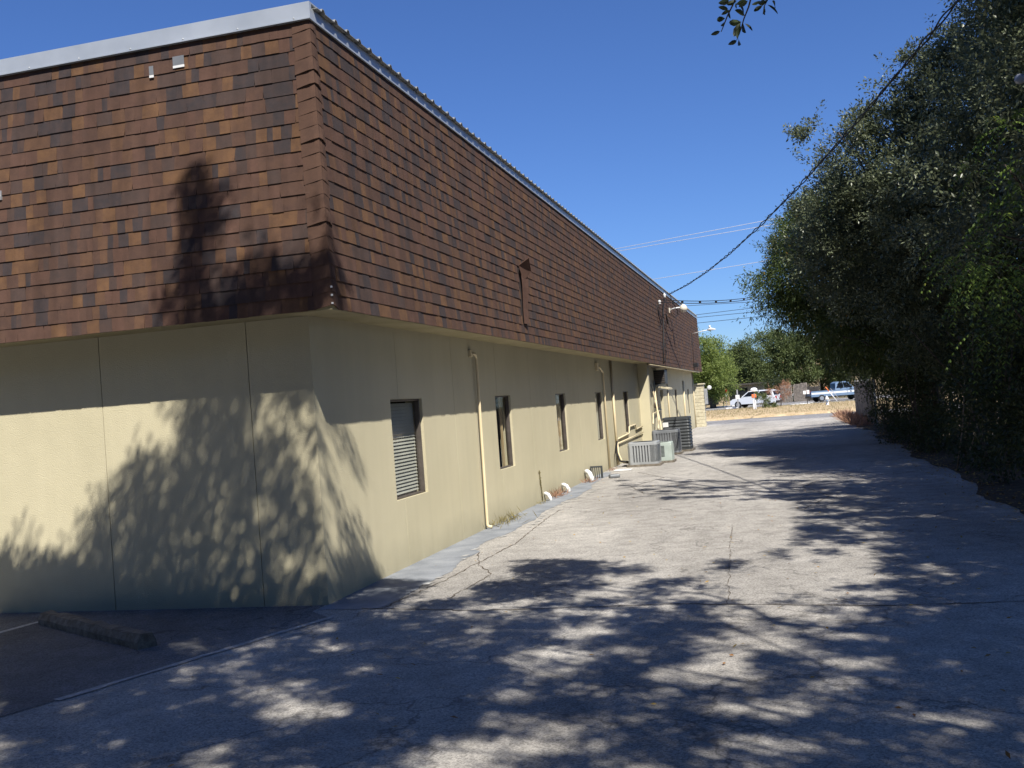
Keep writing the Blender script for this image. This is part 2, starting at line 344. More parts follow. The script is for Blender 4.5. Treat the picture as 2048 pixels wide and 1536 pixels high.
def crown_sprays(ells, count, per, L, spread, droop=.1, shell=.45, keep=None):
    SP, SD, SL = [], [], []
    vol = np.array([e[1][0]*e[1][1]*e[1][2] for e in ells])**.7; vol = vol/vol.sum()
    for (c, r), fr in zip(ells, vol):
        k = max(3, int(count*fr)); npf = max(4, min(60, k//28))
        pu = unit(npf); pc = np.array(c)+pu*np.array(r)*(shell+(1.02-shell)*rng.random(npf)**.6)[:, None]
        which = rng.integers(npf, size=k); pr_ = (.16+.22*rng.random(npf))*min(r)
        loose = rng.random(k) < .12
        q_ = unit(k); pp = pc[which]+q_*(pr_[which]*rng.random(k)**.45)[:, None]*np.array([1.25, 1.25, .75])
        dd_ = pu[which]*.7+q_*.8+unit(k)*.5+np.array([0, 0, .1]); dd_ /= np.linalg.norm(dd_, axis=1)[:, None]
        SP.append(pp[~loose]); SD.append(dd_[~loose]); SL.append(L*(.5+.9*rng.random((~loose).sum())))
        k = int(loose.sum()); u = unit(k)
        lump = 1+.16*np.sin(u[:, 0]*5+c[0])*np.sin(u[:, 1]*6+c[1]*2)+.12*np.sin(u[:, 2]*7+c[2]*3)+rng.normal(size=k)*.05
        rad = (shell+(1-shell)*rng.random(k)**.5)*lump
        p = np.array(c)+u*np.array(r)*rad[:, None]
        d = u*.9+unit(k)*.8+np.array([0, 0, .12]); d /= np.linalg.norm(d, axis=1)[:, None]
        SP.append(p); SD.append(d); SL.append(L*(.55+.9*rng.random(k)))
    SP = np.vstack(SP); SD = np.vstack(SD); SL = np.concatenate(SL)
    if keep is not None:
        kk = keep(SP); SP, SD, SL = SP[kk], SD[kk], SL[kk]
    return SP, SD, SL, per, spread, droop
def clump_tint(p, i, k):
    base = rng.random(k)*.55; return base[i]+rng.random(len(i))*.45
def limb_path(a, b, n=7, wob=.12):
    a, b = np.array(a, float), np.array(b, float); L = np.linalg.norm(b-a); out = []
    ph = rng.random(3)*6
    for t in np.linspace(0, 1, n):
        q = a+(b-a)*t; q = q+np.array([math.sin(ph[0]+t*5), math.sin(ph[1]+t*4), .5*math.sin(ph[2]+t*6)])*wob*L*.5*math.sin(math.pi*t); q[2] += .06*L*math.sin(math.pi*t)
        out.append(q)
    return out
def tree(name, base, ells, count, per, L, spread, leaf, mat, label, cat='tree', group=None, trunk_r=.22, fork=2.2, droop=.1, shell=.45, keep=None, aspect=.48):
    o = empty(name, base); b = np.array(base, float)
    t = MB(); fk = b+np.array([0, 0, fork])
    t.tube([b-[0, 0, .05], b+[.03, .02, fork*.5], fk], [trunk_r*1.25, trunk_r, trunk_r*.85], 10)
    t.v = [tuple(np.array(v)-b) for v in t.v]; t.build('trunk', M['bark'], o, True)
    for (c, r) in ells[:9]:
        c = np.array(c); lb = MB(); pth = limb_path(fk-b, c-b+np.array([0, 0, -.1*r[2]])); lb.tube(pth, list(np.linspace(trunk_r*.42, .015, len(pth))), 7)
        for q in range(4):
            u = unit(1)[0]; e = c-b+u*np.array(r)*.8; p2 = limb_path(pth[3+q % 3], e, 5); lb.tube(p2, list(np.linspace(trunk_r*.10, .006, 5)), 5)
        lb.build('limb', M['bark'], o, True)
    sp = crown_sprays(ells, count, per, L, spread, droop, shell, keep)
    p, ld, nn, i = sprays(*sp); n = len(p)
    cr = leaves('crown', p-b, ld, nn, leaf*(.7+.6*rng.random(n)), leaf*aspect*(.8+.5*rng.random(n)), clump_tint(p, i, len(sp[0])), mat, o)
    tag(o, label, cat, group); return o
# ------------------------------------------------------------------ ground
def sheet(name, x0, x1, y0, y1, z, mat, label=None):
    mb = MB(); mb.add([(x0, y0, z), (x1, y0, z), (x1, y1, z), (x0, y1, z)], [(0, 1, 2, 3)]); o = mb.build(name, mat); tag(o, kind='structure'); return o
sheet('ground', -1200, 1200, -400, 2000, -.012, M['earth'])
sheet('alley_pavement', -.3, 7.75, -40, 49, 0, M['asphalt'])
sheet('parking_pavement', -30, -.3, -40, .2, 0, M['asphalt'])
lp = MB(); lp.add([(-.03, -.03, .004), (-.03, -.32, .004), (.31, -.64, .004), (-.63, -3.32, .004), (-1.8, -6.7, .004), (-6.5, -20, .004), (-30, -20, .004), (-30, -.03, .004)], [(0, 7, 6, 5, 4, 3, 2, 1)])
tag(lp.build('lot_shade_sheet', M['asphalt_shade']), kind='structure')  # darker sheet over the lot, deepening the shade there by colour
sheet('street', -120, 120, 49, 56.5, -.002, M['street'])
def edge_sheet(name, base_pts, other, z, mat):
    mb = MB(); v = [(x, y, z) for x, y in base_pts]+[(x, y, z) for x, y in other]; n = len(base_pts)
    mb.add(v, [(i, n+i, n+i+1, i+1) for i in range(n-1)]); o = mb.build(name, mat); tag(o, kind='structure'); return o
# sealed concrete apron along the foot of the long wall
ys = np.linspace(-.25, 16.5, 120)
edge = [(.50+.05*math.sin(y*1.3)+.03*math.sin(y*3.7+1)+rng.normal()*.014+(.16 if y < 3.5 else 0)-max(0, (y-12))*.06, y) for y in ys]
edge_sheet('concrete_apron', [(-.004, y) for y in ys], edge, .004, M['apron'])
ys = np.linspace(-12, 49, 180)
edge = [(7.62+.12*math.sin(y*.7)+.08*math.sin(y*2.1+2)+rng.normal()*.03, y) for y in ys]
edge_sheet('soil_verge', edge, [(30, y) for y in ys], .004, M['soil'])
# grass island beyond the street: a low bank
mb = MB(); xs = np.linspace(-80, 80, 60); rows = [(56.3, 0), (56.45, .10), (62, .16), (75, .14), (86.5, .10), (87, .02)]
v = [(x, y+.15*math.sin(x*.4)+(.0 if k else .1*math.sin(x)), z) for k, (y, z) in enumerate(rows) for x in xs]; n = len(xs)
mb.add(v, [(r*n+i, r*n+i+1, (r+1)*n+i+1, (r+1)*n+i) for r in range(len(rows)-1) for i in range(n-1)])
tag(mb.build('dry_grass_bank', M['drygrass'], smooth=True), kind='structure')
sheet('far_parking_pavement', -90, 90, 86.9, 112, .006, M['street'])
# tufts of dry grass on the bank
n = 9000; P = np.c_[rng.uniform(-8, 16, n), rng.uniform(56.6, 86, n), np.full(n, .11)]
d = unit(n)*.7+[0, 0, 1.0]
tag(leaves('dry_grass', P, d, unit(n), .10+.12*rng.random(n), .02, rng.random(n), M['weedleaf']), kind='stuff')
# ------------------------------------------------------------------ building
HS, OV, HT, BAT, LEN = 2.99, .507, 5.86, .06, 46.1
FW = -9.0        # how far the front wall runs to the left
WT, WB = 2.105, .83
bld = empty('office_building'); tag(bld, 'long cream stucco building with brown shingled mansard roof', 'building')
def slab(us, zs, solid, axis, d0, d1):
    """wall slab made of cells; axis 'y' = wall along y facing +x (d = x), axis 'x' = wall along x facing -y (d = y)"""
    mb = MB(); f = (lambda u, d, z: (d, u, z)) if axis == 'y' else (lambda u, d, z: (u, d, z))
    nu, nz = len(us)-1, len(zs)-1; ok = lambda i, k: 0 <= i < nu and 0 <= k < nz and solid(.5*(us[i]+us[i+1]), .5*(zs[k]+zs[k+1]))
    for i in range(nu):
        for k in range(nz):
            if not ok(i, k): continue
            a, b_, c, e = us[i], us[i+1], zs[k], zs[k+1]
            mb.add([f(a, d1, c), f(b_, d1, c), f(b_, d1, e), f(a, d1, e)], [(0, 1, 2, 3)])
            mb.add([f(a, d0, c), f(b_, d0, c), f(b_, d0, e), f(a, d0, e)], [(3, 2, 1, 0)])
            if not ok(i-1, k): mb.add([f(a, d0, c), f(a, d1, c), f(a, d1, e), f(a, d0, e)], [(0, 1, 2, 3)])
            if not ok(i+1, k): mb.add([f(b_, d1, c), f(b_, d0, c), f(b_, d0, e), f(b_, d1, e)], [(0, 1, 2, 3)])
            if not ok(i, k-1): mb.add([f(a, d0, c), f(b_, d0, c), f(b_, d1, c), f(a, d1, c)], [(0, 1, 2, 3)])
            if not ok(i, k+1): mb.add([f(a, d1, e), f(b_, d1, e), f(b_, d0, e), f(a, d0, e)], [(0, 1, 2, 3)])
    return mb
WIN = [(2.09, 3.25), (6.83, 7.85), (11.54, 12.57), (16.25, 17.27), (21.0, 22.05), (25.7, 26.56), (36.3, 37.2), (42.6, 43.35)]
DOOR = (30.6, 31.7)
ops = [(a, b_, WB, WT) for a, b_ in WIN]+[(DOOR[0], DOOR[1], .0, WT)]
inop = lambda u, z: any(a < u < b_ and c < z < e for a, b_, c, e in ops)
joints = [0, 2.38, 4.62]+[4.62+2.36*i for i in range(1, 18)]+[LEN]
joints = [j for j in joints if j < LEN-.5]+[LEN]
G = .004
for a, b_ in zip(joints[:-1], joints[1:]):
    a0 = a+(G if a > 0 else 0); b0 = b_-(G if b_ < LEN else 0)
    us = sorted(set([a0, b0]+[q for o_ in ops for q in o_[:2] if a0 < q < b0]))
    slab(us, [-.05, 0.0001, WB, WT, HS], lambda u, z: not inop(u, max(z, .01)), 'y', -.02, 0).build('wall_panel', M['stucco'], bld)
us = sorted(set([-.0+.02, LEN]+[q for o_ in ops for q in o_[:2]]))
slab(us, [-.05, .0001, WB, WT, HS], lambda u, z: not inop(u, max(z, .01)), 'y', -.24, -.022).build('wall_core', M['core'], bld)
# jambs and sills: thin stucco returns lining every opening
for a, b_, c, e in ops:
    mb = MB(); th = .012
    if c > 0: mb.box(-.24, -.001, a, b_, c, c+th)
    mb.box(-.24, -.001, a, b_, e-th, e-.0005); mb.box(-.24, -.001, a, a+th, c+th, e-th); mb.box(-.24, -.001, b_-th, b_, c+th, e-th)
    mb.build('window_reveal', M['stucco'], bld)
fj = [0, -.73, -2.53, -4.33, -6.13, -7.93, FW]
for a, b_ in zip(fj[:-1], fj[1:]):
    slab([b_+G, a-(G if a < 0 else .0201)], [-.05, HS], lambda u, z: True, 'x', .02, 0).build('wall_panel', M['stucco'], bld)
slab([FW, -.0205], [-.05, HS], lambda u, z: True, 'x', .24, .022).build('wall_core', M['core'], bld)
mb = MB(); mb.box(FW, FW+.2, .24, LEN, 0, HS); mb.box(FW, -.02, LEN, LEN+.2, 0, HS); mb.build('wall', M['stucco'], bld)
mb = MB(); mb.box(-3.0, -2.9, .4, LEN-.2, 0, HS-.02); mb.box(-2.9, -.24, .4, LEN-.2, .0, .03); mb.build('inner_room', M['room'], bld)
# eave corner piece, roof deck, soffit
mb = MB(); mb.box(.0, OV-.012, -OV+.012, LEN+OV, HS-.0, HS+.03); mb.box(FW, -.0, -OV+.012, 0, HS, HS+.03); mb.box(FW, 0, 0, LEN+OV, HS+.002, HS+.03)
mb.build('soffit', M['soffit'], bld)
mb = MB(); mb.box(OV-.03, OV-.004, -OV+.03, LEN+OV, HS-.018, HS+.06); mb.box(FW, OV-.004, -OV+.004, -OV+.03, HS-.018, HS+.06); mb.build('eave_board', M['soffit'], bld)
# mansard body
mb = MB(); o0, o1 = OV-.006, OV-.006-BAT
b0 = [(FW, -o0), (o0, -o0), (o0, LEN+o0), (FW, LEN+o0)]; b1 = [(FW, -o1), (o1, -o1), (o1, LEN+o1), (FW, LEN+o1)]
mb.add([(x, y, HS+.03) for x, y in b0]+[(x, y, HT+.02) for x, y in b1], [(3, 2, 1, 0), (4, 5, 6, 7), (0, 1, 5, 4), (1, 2, 6, 5), (2, 3, 7, 6), (3, 0, 4, 7)])
mb.build('mansard_sheathing', M['underlay'], bld)
# shingles
NC = 20; EXP = (HT-HS+.012)/NC; Z0 = HS-.012
def face_pt(side, u, z):
    o_ = OV-BAT*(z-HS)/(HT-HS)
    return (u, -o_, z) if side == 'f' else (o_, u, z)
tabs = []     # (side, u0, width, row, colour, thickness, shape)
for side, ua, ub in (('f', -6.5, OV-.17), ('l', -OV+.13, LEN+OV)):
    for r in range(NC):
        u = ua-rng.random()*.2; last = -1
        while u < ub:
            wd = float(rng.choice([.065, .09, .12, .15, .19, .24, .33], p=[.12, .2, .22, .18, .13, .1, .05]))
            c = int(rng.choice(6, p=SHW)) if last not in (0, 5) else int(rng.choice(6, p=[.05, .32, .18, .24, .17, .04]))
            a, b_ = max(u, ua), min(u+wd, ub)
            if b_-a > .02: tabs.append((side, a, b_-a, r, c, float(rng.choice([.008, .010, .013])), int(rng.integers(3))))
            last = c; u += wd
# two places where tabs are torn off show bare underlay
torn = [t for t in tabs if t[0] == 'l' and 7.12 < t[1]+t[2]/2 < 7.42 and 2 <= t[3] <= 8]
bare = [t for t in tabs if t[0] == 'l' and 6.5 < t[1]+t[2]/2 < 7.1 and t[3] == 7]
tabs = [t for t in tabs if t not in torn]
def area(t):
    side, u, wd, r, c, th, s_ = t
    q = [proj(face_pt(side, u+a, Z0+EXP*(r+b_))) for a, b_ in ((0, 0), (wd, 0), (wd, 1), (0, 1))]
    if any(p[2] < .5 for p in q): return 0
    cx, cy = sum(p[0] for p in q)/4, sum(p[1] for p in q)/4
    if not (0 < cx < 2048 and 0 < cy < 1536): return 0
    return abs(sum(q[i][0]*q[(i+1) % 4][1]-q[(i+1) % 4][0]*q[i][1] for i in range(4)))/2
tabs.sort(key=area, reverse=True)
SH = [((0, 0), (1, 1)), ((-.03, .02), (.97, 1.04)), ((.03, -.02), (1.03, .96))]
def tab_verts(shape):
    (a0, a1), (b0_, b1_) = SH[shape]      # left edge x at bottom/top, right edge x at bottom/top
    v = [(a0, 0, 0), (b0_, 0, 0), (b1_, 0, 1.06), (a1, 0, 1.06), (a0, -1, 0), (b0_, -1, 0), (b1_, -.12, 1.06), (a1, -.12, 1.06)]
    return v, [(0, 1, 2, 3), (4, 7, 6, 5), (0, 4, 5, 1), (3, 2, 6, 7), (0, 3, 7, 4), (1, 5, 6, 2)]
unitm = {}
for s_ in range(3):
    for c in range(6):
        v, f = tab_verts(s_); q = MB(); q.add(v, f); unitm[s_, c] = q.mesh('shingle', M['sh%d' % c])
tilt = math.atan2(BAT, HT-HS)
def tab_matrix(t):
    side, u, wd, r, c, th, s_ = t
    z = Z0+EXP*r+rng.normal()*.0012
    p = Vector(face_pt(side, u, z))
    rot = Matrix.Rotation(0 if side == 'f' else math.pi/2, 4, 'Z') @ Matrix.Rotation(-tilt, 4, 'X')
    return Matrix.Translation(p) @ rot @ Matrix.Diagonal((wd, th, EXP, 1))
NI = 280
for t in tabs[:NI]:
    o = bpy.data.objects.new('shingle', unitm[t[6], t[4]]); link(o, bld); o.matrix_world = tab_matrix(t)
mb = MB()
for t in tabs[NI:]:
    v, f = tab_verts(t[6]); mm = tab_matrix(t); mb.cur = t[4]; mb.add([mm @ Vector(q) for q in v], f)
tag(mb.build('shingles', [M['sh%d' % c] for c in range(6)], bld), kind='stuff')
# hip caps folded over the corner
for r in range(21):
    z = HS-.01+r*.1375; o_ = OV-BAT*(z-HS)/(HT-HS); h = .155 if r < 20 else .10; mb = MB()
    lift = .017+(.013 if r in (6, 12, 16, 17) else 0)+rng.random()*.004; a, b_ = .185+rng.normal()*.004, .12+rng.normal()*.004; t2 = .006
    def ring(off, zz, back):
        rr = off; k = .035
        return [(o_-a, -o_-rr*.5-.004, zz), (o_-k, -o_-rr, zz+.026), (o_+rr*.6, -o_-rr*.6, zz+.034), (o_+rr, -o_+k, zz+.026), (o_+rr*.5+.004, -o_+b_, zz)]
    outb = ring(lift, z, 0); outt = ring(.008, z+h, 0); inb = [(x-.010 if x > o_-.03 else x, y+.010 if y < -o_+.03 else y, zz) for x, y, zz in outb]
    inb = [(x, min(y+.012, y+.012), zz) if i < 2 else ((x-.012, y, zz) if i > 2 else (x-.01, y+.01, zz)) for i, (x, y, zz) in enumerate(outb)]
    v = outb+outt+inb; n5 = 5
    fs = [(i, i+1, 5+i+1, 5+i) for i in range(4)]+[(i, 10+i, 10+i+1, i+1) for i in range(4)]+[(0, 5, 10), (4, 14, 9)]
    mb.add(v, fs); mb.build('ridge_cap', M['cap'], bld)
# curled torn strip
mb = MB(); pts = []
for k in range(9):
    q = k/8; z = 4.28-q*1.0; pts.append((z, 7.20+.03*math.sin(q*4), .05+.05*math.sin(q*5)*(1-q)))
for k in range(8):
    (za, ya, oa), (zb, yb, ob) = pts[k], pts[k+1]
    xa, xb = OV-BAT*(za-HS)/(HT-HS), OV-BAT*(zb-HS)/(HT-HS); wa = .26-.02*k*.5; wb_ = .26-.02*(k+1)*.5
    mb.add([(xa+oa*.4, ya, za), (xa+oa, ya+wa, za), (xb+ob, yb+wb_, zb), (xb+ob*.4, yb, zb)], [(0, 1, 2, 3)])
mb.add([(OV, 7.1, 4.27), (OV+.16, 7.22, 4.40), (OV+.12, 7.50, 4.20), (OV+.02, 7.3, 4.02)], [(0, 1, 2, 3)])
o = mb.build('torn_shingle', M['sh2'], bld); sd = o.modifiers.new('thick', 'SOLIDIFY'); sd.thickness = .008; tag(o, 'torn shingle strip curling off the roof')
for (x, z, wd) in ((-1.36, 5.545, .05), (-1.08, 5.60, .13)):
    mb = MB(); y = -OV+BAT*(z-HS)/(HT-HS); mb.box(x, x+wd, y-.022, y-.016, z, z+.025); mb.build('adhesive_strip', M['white'], bld)
    mb = MB(); mb.box(x, x+wd, y-.020, y-.016, z+.027, z+.12); mb.build('bare_patch', M['acgrey'], bld)
for (z) in (3.1, 3.18, 3.02):
    mb = MB(); mb.box(OV+.004, OV+.02, -OV-.024, -OV-.008, z, z+.018); mb.build('caulk_spot', M['white'], bld)
# metal edge trims and ribbed roof
ot = OV-BAT
mb = MB(); mb.box(FW, ot+.03, -ot-.030, -ot+.012, HT-.01, HT+.165); mb.box(FW, ot+.03, -ot+.012, -ot+.3, HT+.150, HT+.165); mb.box(FW, ot+.03, -ot-.045, -ot-.030, HT-.01, HT+.004)
mb.build('rake_trim', M['trim'], bld)
mb = MB(); mb.box(ot+.006, ot+.028, -ot+.014, LEN+ot, HT-.01, HT+.105); mb.build('fascia_trim', M['trim'], bld)
mb = MB()
for k in range(12): mb.lathe([(.008, 0), (.008, .006), (.004, .009)], (0, 0, 0), 6); base = len(mb.v)-18; xk = .3-.62*k; mb.v[base:] = [(xk+x, -ot-.031-z, HT+.018+y) for x, y, z in mb.v[base:]]
tag(mb.build('screws', M['galv'], bld), kind='stuff')
prof = []; y = -ot+.05; RS = .305
while y < LEN+ot-.3:
    prof += [(y, .0), (y+.10, 0), (y+.125, .034), (y+.165, .034), (y+.19, 0)]; y += RS
mb = MB(); xa, xb = ot+.075, -4.0; v = []
for x, zz in ((xa, HT+.118), (xb, HT+.118+.03)):
    v += [(x, py, zz+pz) for py, pz in prof]
n = len(prof); mb.add(v, [(i, i+1, n+i+1, n+i) for i in range(n-1)]); o = mb.build('ribbed_roof', M['roofmetal'], bld); sd = o.modifiers.new('thick', 'SOLIDIFY'); sd.thickness = .006; sd.offset = -1
# windows
def slat_mesh(wd):
    q = MB(); q.add([(0, 0, .041), (0, wd, .041), (.018, wd, 0), (.018, 0, 0), (.001, 0, .043), (.001, wd, .043), (.019, wd, .002), (.019, 0, .002)], [(0, 1, 2, 3), (7, 6, 5, 4), (0, 3, 7, 4), (1, 5, 6, 2), (0, 4, 5, 1), (3, 2, 6, 7)])
    return q.mesh('blind_slat', M['blind'])
for wi, (a, b_) in enumerate(WIN):
    a, b_ = a+.0125, b_-.0125; c, e = WB+.0125, WT-.0125; xf0, xf1 = -.10, -.038; fw = .026
    mb = MB(); mb.box(xf0, xf1, a, a+fw, c, e); mb.box(xf0, xf1, b_-fw, b_, c, e); mb.box(xf0, xf1, a+fw, b_-fw, c, c+fw); mb.box(xf0, xf1, a+fw, b_-fw, e-fw, e)
    mb.box(xf0, xf1+.012, b_-fw-.04, b_-fw-.02, c+fw, e-fw)
    wn = mb.build('window', M['alu'], bld); bevel(wn, .004, 1)
    mb = MB(); mb.add([(-.075, a+fw, c+fw), (-.075, b_-fw, c+fw), (-.075, b_-fw, e-fw), (-.075, a+fw, e-fw)], [(0, 1, 2, 3)]); mb.build('pane', M['glass'], wn)
    if wi == 0:
        sm = slat_mesh(b_-a-2*fw-.05)
        k = 0; z = c+fw+.02
        while z < e-fw-.03:
            o = bpy.data.objects.new('blind_slat', sm); link(o, wn); o.location = (-.125, a+fw+.01, z); z += .0445
    else:
        q = MB(); n = 14; L0, L1 = (b_-.34, b_-.22) if wi in (1, 2, 4, 5) else (a+.1, b_-.1)
        vv = []
        for k in range(n+1):
            yy = L0+(L1-L0)*k/n; xx = -.13-.012*math.sin(k*2.1); vv += [(xx, yy, c), (xx, yy, e)]
        q.add(vv, [(2*k, 2*k+2, 2*k+3, 2*k+1) for k in range(n)]); q.build('curtain', M['curtain'] if wi in (1, 2, 4, 5) else M['blind'], wn, True)
mb = MB(); mb.box(-.16, -.11, DOOR[0]+.013, DOOR[1]-.013, 0.01, WT-.013); dr = mb.build('door', M['alu'], bld)
mb = MB(); mb.box(-.108, -.104, DOOR[0]+.2, DOOR[1]-.2, .9, 1.9); mb.build('pane', M['carglass'], dr)
mb = MB(); mb.tube([(-.108, DOOR[0]+.1, 1.0), (-.05, DOOR[0]+.1, 1.0), (-.05, DOOR[0]+.2, 1.0)], .012, 8); mb.build('handle', M['chrome'], dr)
# fin, downpipes, conduits on the long wall
mb = MB(); mb.box(.001, .34, 24.55, 24.85, -.05, HS-.001); mb.build('wall_fin', M['stucco'], bld)
def pipe(pts, r=.022, mat='conduit', name='drain_pipe', clip=True):
    mb = MB(); P = [Vector(p) for p in pts]; Q = [P[0]]
    for i in range(1, len(P)-1):                      # rounded elbows
        a, b_, c = P[i-1], P[i], P[i+1]; k = min(.05, (b_-a).length*.4, (c-b_).length*.4)
        u, w_ = (a-b_).normalized(), (c-b_).normalized()
        for t in (0, .33, .67, 1): Q.append((b_+u*k)*(1-t)**2+b_*2*t*(1-t)+(b_+w_*k)*t*t)
    Q.append(P[-1]); mb.tube(Q, r, 8)
    return mb.build(name, M[mat], bld, True)
pipe([(.0, 5.56, 2.76), (.075, 5.60, 2.76), (.06, 5.72, 2.70), (.045, 5.70, .05), (.12, 5.72, .035)], .024)
mb = MB(); mb.box(.0, .045, 5.49, 5.60, 2.71, 2.82); bevel(mb.build('pipe_bracket', M['conduit'], bld), .006)
pipe([(.0, 16.75, 2.76), (.08, 16.80, 2.74), (.05, 17.45, 2.62), (.045, 17.45, .04)], .026)
mb = MB(); mb.box(.0, .06, 16.6, 16.85, 2.66, 2.86); bevel(mb.build('pipe_bracket', M['conduit'], bld), .006)
pipe([(.045, 18.85, HS-.02), (.045, 18.90, .02)], .035)
pipe([(.035, 33.2, HS-.02), (.035, 33.2, .02)], .03); pipe([(.035, 40.2, 2.5), (.035, 40.2, .02)], .04)
pipe([(.04, 45.7, HS-.02), (.04, 45.75, .02)], .03)
pipe([(.04, 19.0, .74), (.04, 21.4, .80), (.04, 21.5, 1.0), (.04, 22.9, 1.02), (.04, 23.0, .86), (.04, 24.5, .9)], .022, name='conduit')
pipe([(.04, 19.1, .62), (.05, 24.5, .70)], .018, name='conduit')
pipe([(.36, 24.87, .95), (.1, 27.2, 1.25), (.05, 30.2, 1.32)], .025, name='conduit')
pipe([(.05, 28.4, 2.45), (.12, 28.2, 1.6), (.25, 27.4, .9), (.3, 26.4, .5)], .03, name='conduit')
pipe([(.05, 27.6, 2.3), (.14, 27.8, 1.7), (.4, 26.6, .95), (.6, 25.2, .5)], .022, name='conduit')
pipe([(.04, 26.9, 2.75), (.06, 27.1, 1.6), (.08, 26.0, .9)], .014, 'black', name='cable')
pipe([(.05, 18.92, .72), (.07, 18.5, .42), (.2, 18.2, .17), (.48, 18.15, .13)], .026, 'black', name='refrigerant_line')
pipe([(.05, 18.98, .76), (.10, 18.7, .36), (.25, 18.35, .12), (.48, 18.35, .08)], .02, 'conduit', name='refrigerant_line')
for (y, z) in ((28.3, 1.52), (28.6, 1.58), (28.9, 1.5)):
    mb = MB(); mb.box(.02, .14, y-.06, y+.06, z-.09, z+.09); bevel(mb.build('junction_box', M['alu'], bld), .01)
mb = MB(); mb.tube([(OV-.03, 24.0, HS-.05), (OV-.03, 45, HS-.05)], .025, 8); mb.build('conduit', M['conduit'], bld, True)
mb = MB(); mb.box(.15, OV-.05, 24.6, 28.6, HS-.07, HS-.002); mb.build('cable_tray', M['alu'], bld)
# roof-side small things
def thing_box(name, label, cat, build):
    e_ = empty(name); build(e_); tag(e_, label, cat); return e_
def hood(e_):
    mb = MB(); mb.box(.0, .42, 29.0, 29.9, 2.30, 2.84); bevel(mb.build('louvre_box', M['acdark'], e_), .01)
    for k in range(6):
        q = MB(); q.box(.03, .40, 28.985, 28.998, 2.36+.075*k, 2.40+.075*k); q.build('slat', M['alu'], e_)
    mb = MB(); mb.add([(0, 28.9, 2.28), (.55, 28.9, 2.14), (.55, 30.1, 2.14), (0, 30.1, 2.28), (0, 28.9, 2.2), (.55, 28.9, 2.08), (.55, 30.1, 2.08), (0, 30.1, 2.2)], [(0, 1, 2, 3), (7, 6, 5, 4), (0, 4, 5, 1), (1, 5, 6, 2), (2, 6, 7, 3), (3, 7, 4, 0)])
    mb.build('canopy', M['stone'], e_)
thing_box('window_air_conditioner', 'dark louvred box above the small door canopy under the eave', 'air conditioner', hood)
def flood(e_):
    p = np.array(hit(1338, 620, 0, OV-BAT*.8)); mb = MB(); mb.box(p[0], p[0]+.05, p[1]-.1, p[1]+.1, p[2]-.12, p[2]+.08); mb.build('mounting_box', M['plastic'], e_)
    q = MB(); q.tube([(p[0]+.04, p[1], p[2]), (p[0]+.25, p[1]-.05, p[2]+.05), (p[0]+.5, p[1], p[2]+.06)], .028, 8); q.build('arm', M['white'], e_, True)
    q = MB(); q.lathe([(.01, -.17), (.10, -.15), (.155, -.07), (.165, .0), (.12, .1), (.05, .15), (.01, .16)], (p[0]+.58, p[1], p[2]+.02), 16); q.build('lamp_globe', M['plastic'], e_, True)
thing_box('flood_light', 'pale round area lamp on a short arm high on the shingled roof', 'lamp', flood)
def arm2(e_):
    p = np.array(hit(1384, 668, 0, OV-BAT*.8)); q = MB(); q.tube([p, p+[.4, -.2, .07], p+[.85, -.3, .12]], .022, 8); q.build('arm', M['white'], e_, True)
    q = MB(); q.tube([p+[.8, -.3, .12], p+[.95, -.3, .15], p+[1.2, -.3, .11]], [.035, .08, .03], 10); q.build('lamp_head', M['white'], e_, True)
    q = MB(); q.lathe([(.05, .0), (.05, .12), (.02, .14)], tuple(p+[.92, -.3, .2]), 10); q.build('photocell', M['white'], e_, True)
thing_box('street_lamp', 'white lamp on a long arm sticking out past the far roof corner', 'lamp', arm2)
def small(e_):
    p = np.array(hit(1387, 729, 0, OV)); q = MB(); q.box(p[0], p[0]+.22, p[1]-.25, p[1]+.25, p[2]-.14, p[2]+.06); bevel(q.build('housing', M['black'], e_), .02)
    q = MB(); q.tube([p+[.02, 0, .05], p+[.03, .1, .9], p+[.0, .2, 1.6]], .012, 6); q.build('cable', M['black'], e_, True)
thing_box('wall_lamp', 'small black wall pack lamp low on the far end of the roof', 'lamp', small)
def spot(e_):
    p = np.array(hit(-3, 392, 1, -OV+.03)); q = MB(); q.lathe([(.02, -.1), (.075, -.08), (.085, 0), (.07, .05), (.02, .07)], (0, 0, 0), 14)
    R_ = Matrix.Translation(Vector(p)+Vector((-.02, -.14, -.02))) @ Matrix.Rotation(math.radians(65), 4, 'X') @ Matrix.Rotation(math.radians(20), 4, 'Y'); q.v = [tuple(R_ @ Vector(v)) for v in q.v]
    q.build('lamp_head', M['galv'], e_, True)
    q = MB(); q.tube([tuple(p), tuple(p+[0, -.08, 0])], .02, 8); q.box(p[0]-.05, p[0]+.05, p[1]-.02, p[1]+.02, p[2]-.05, p[2]+.05); q.build('bracket', M['galv'], e_)
thing_box('spot_light', 'grey metal spotlight on the shingles above the front wall', 'lamp', spot)
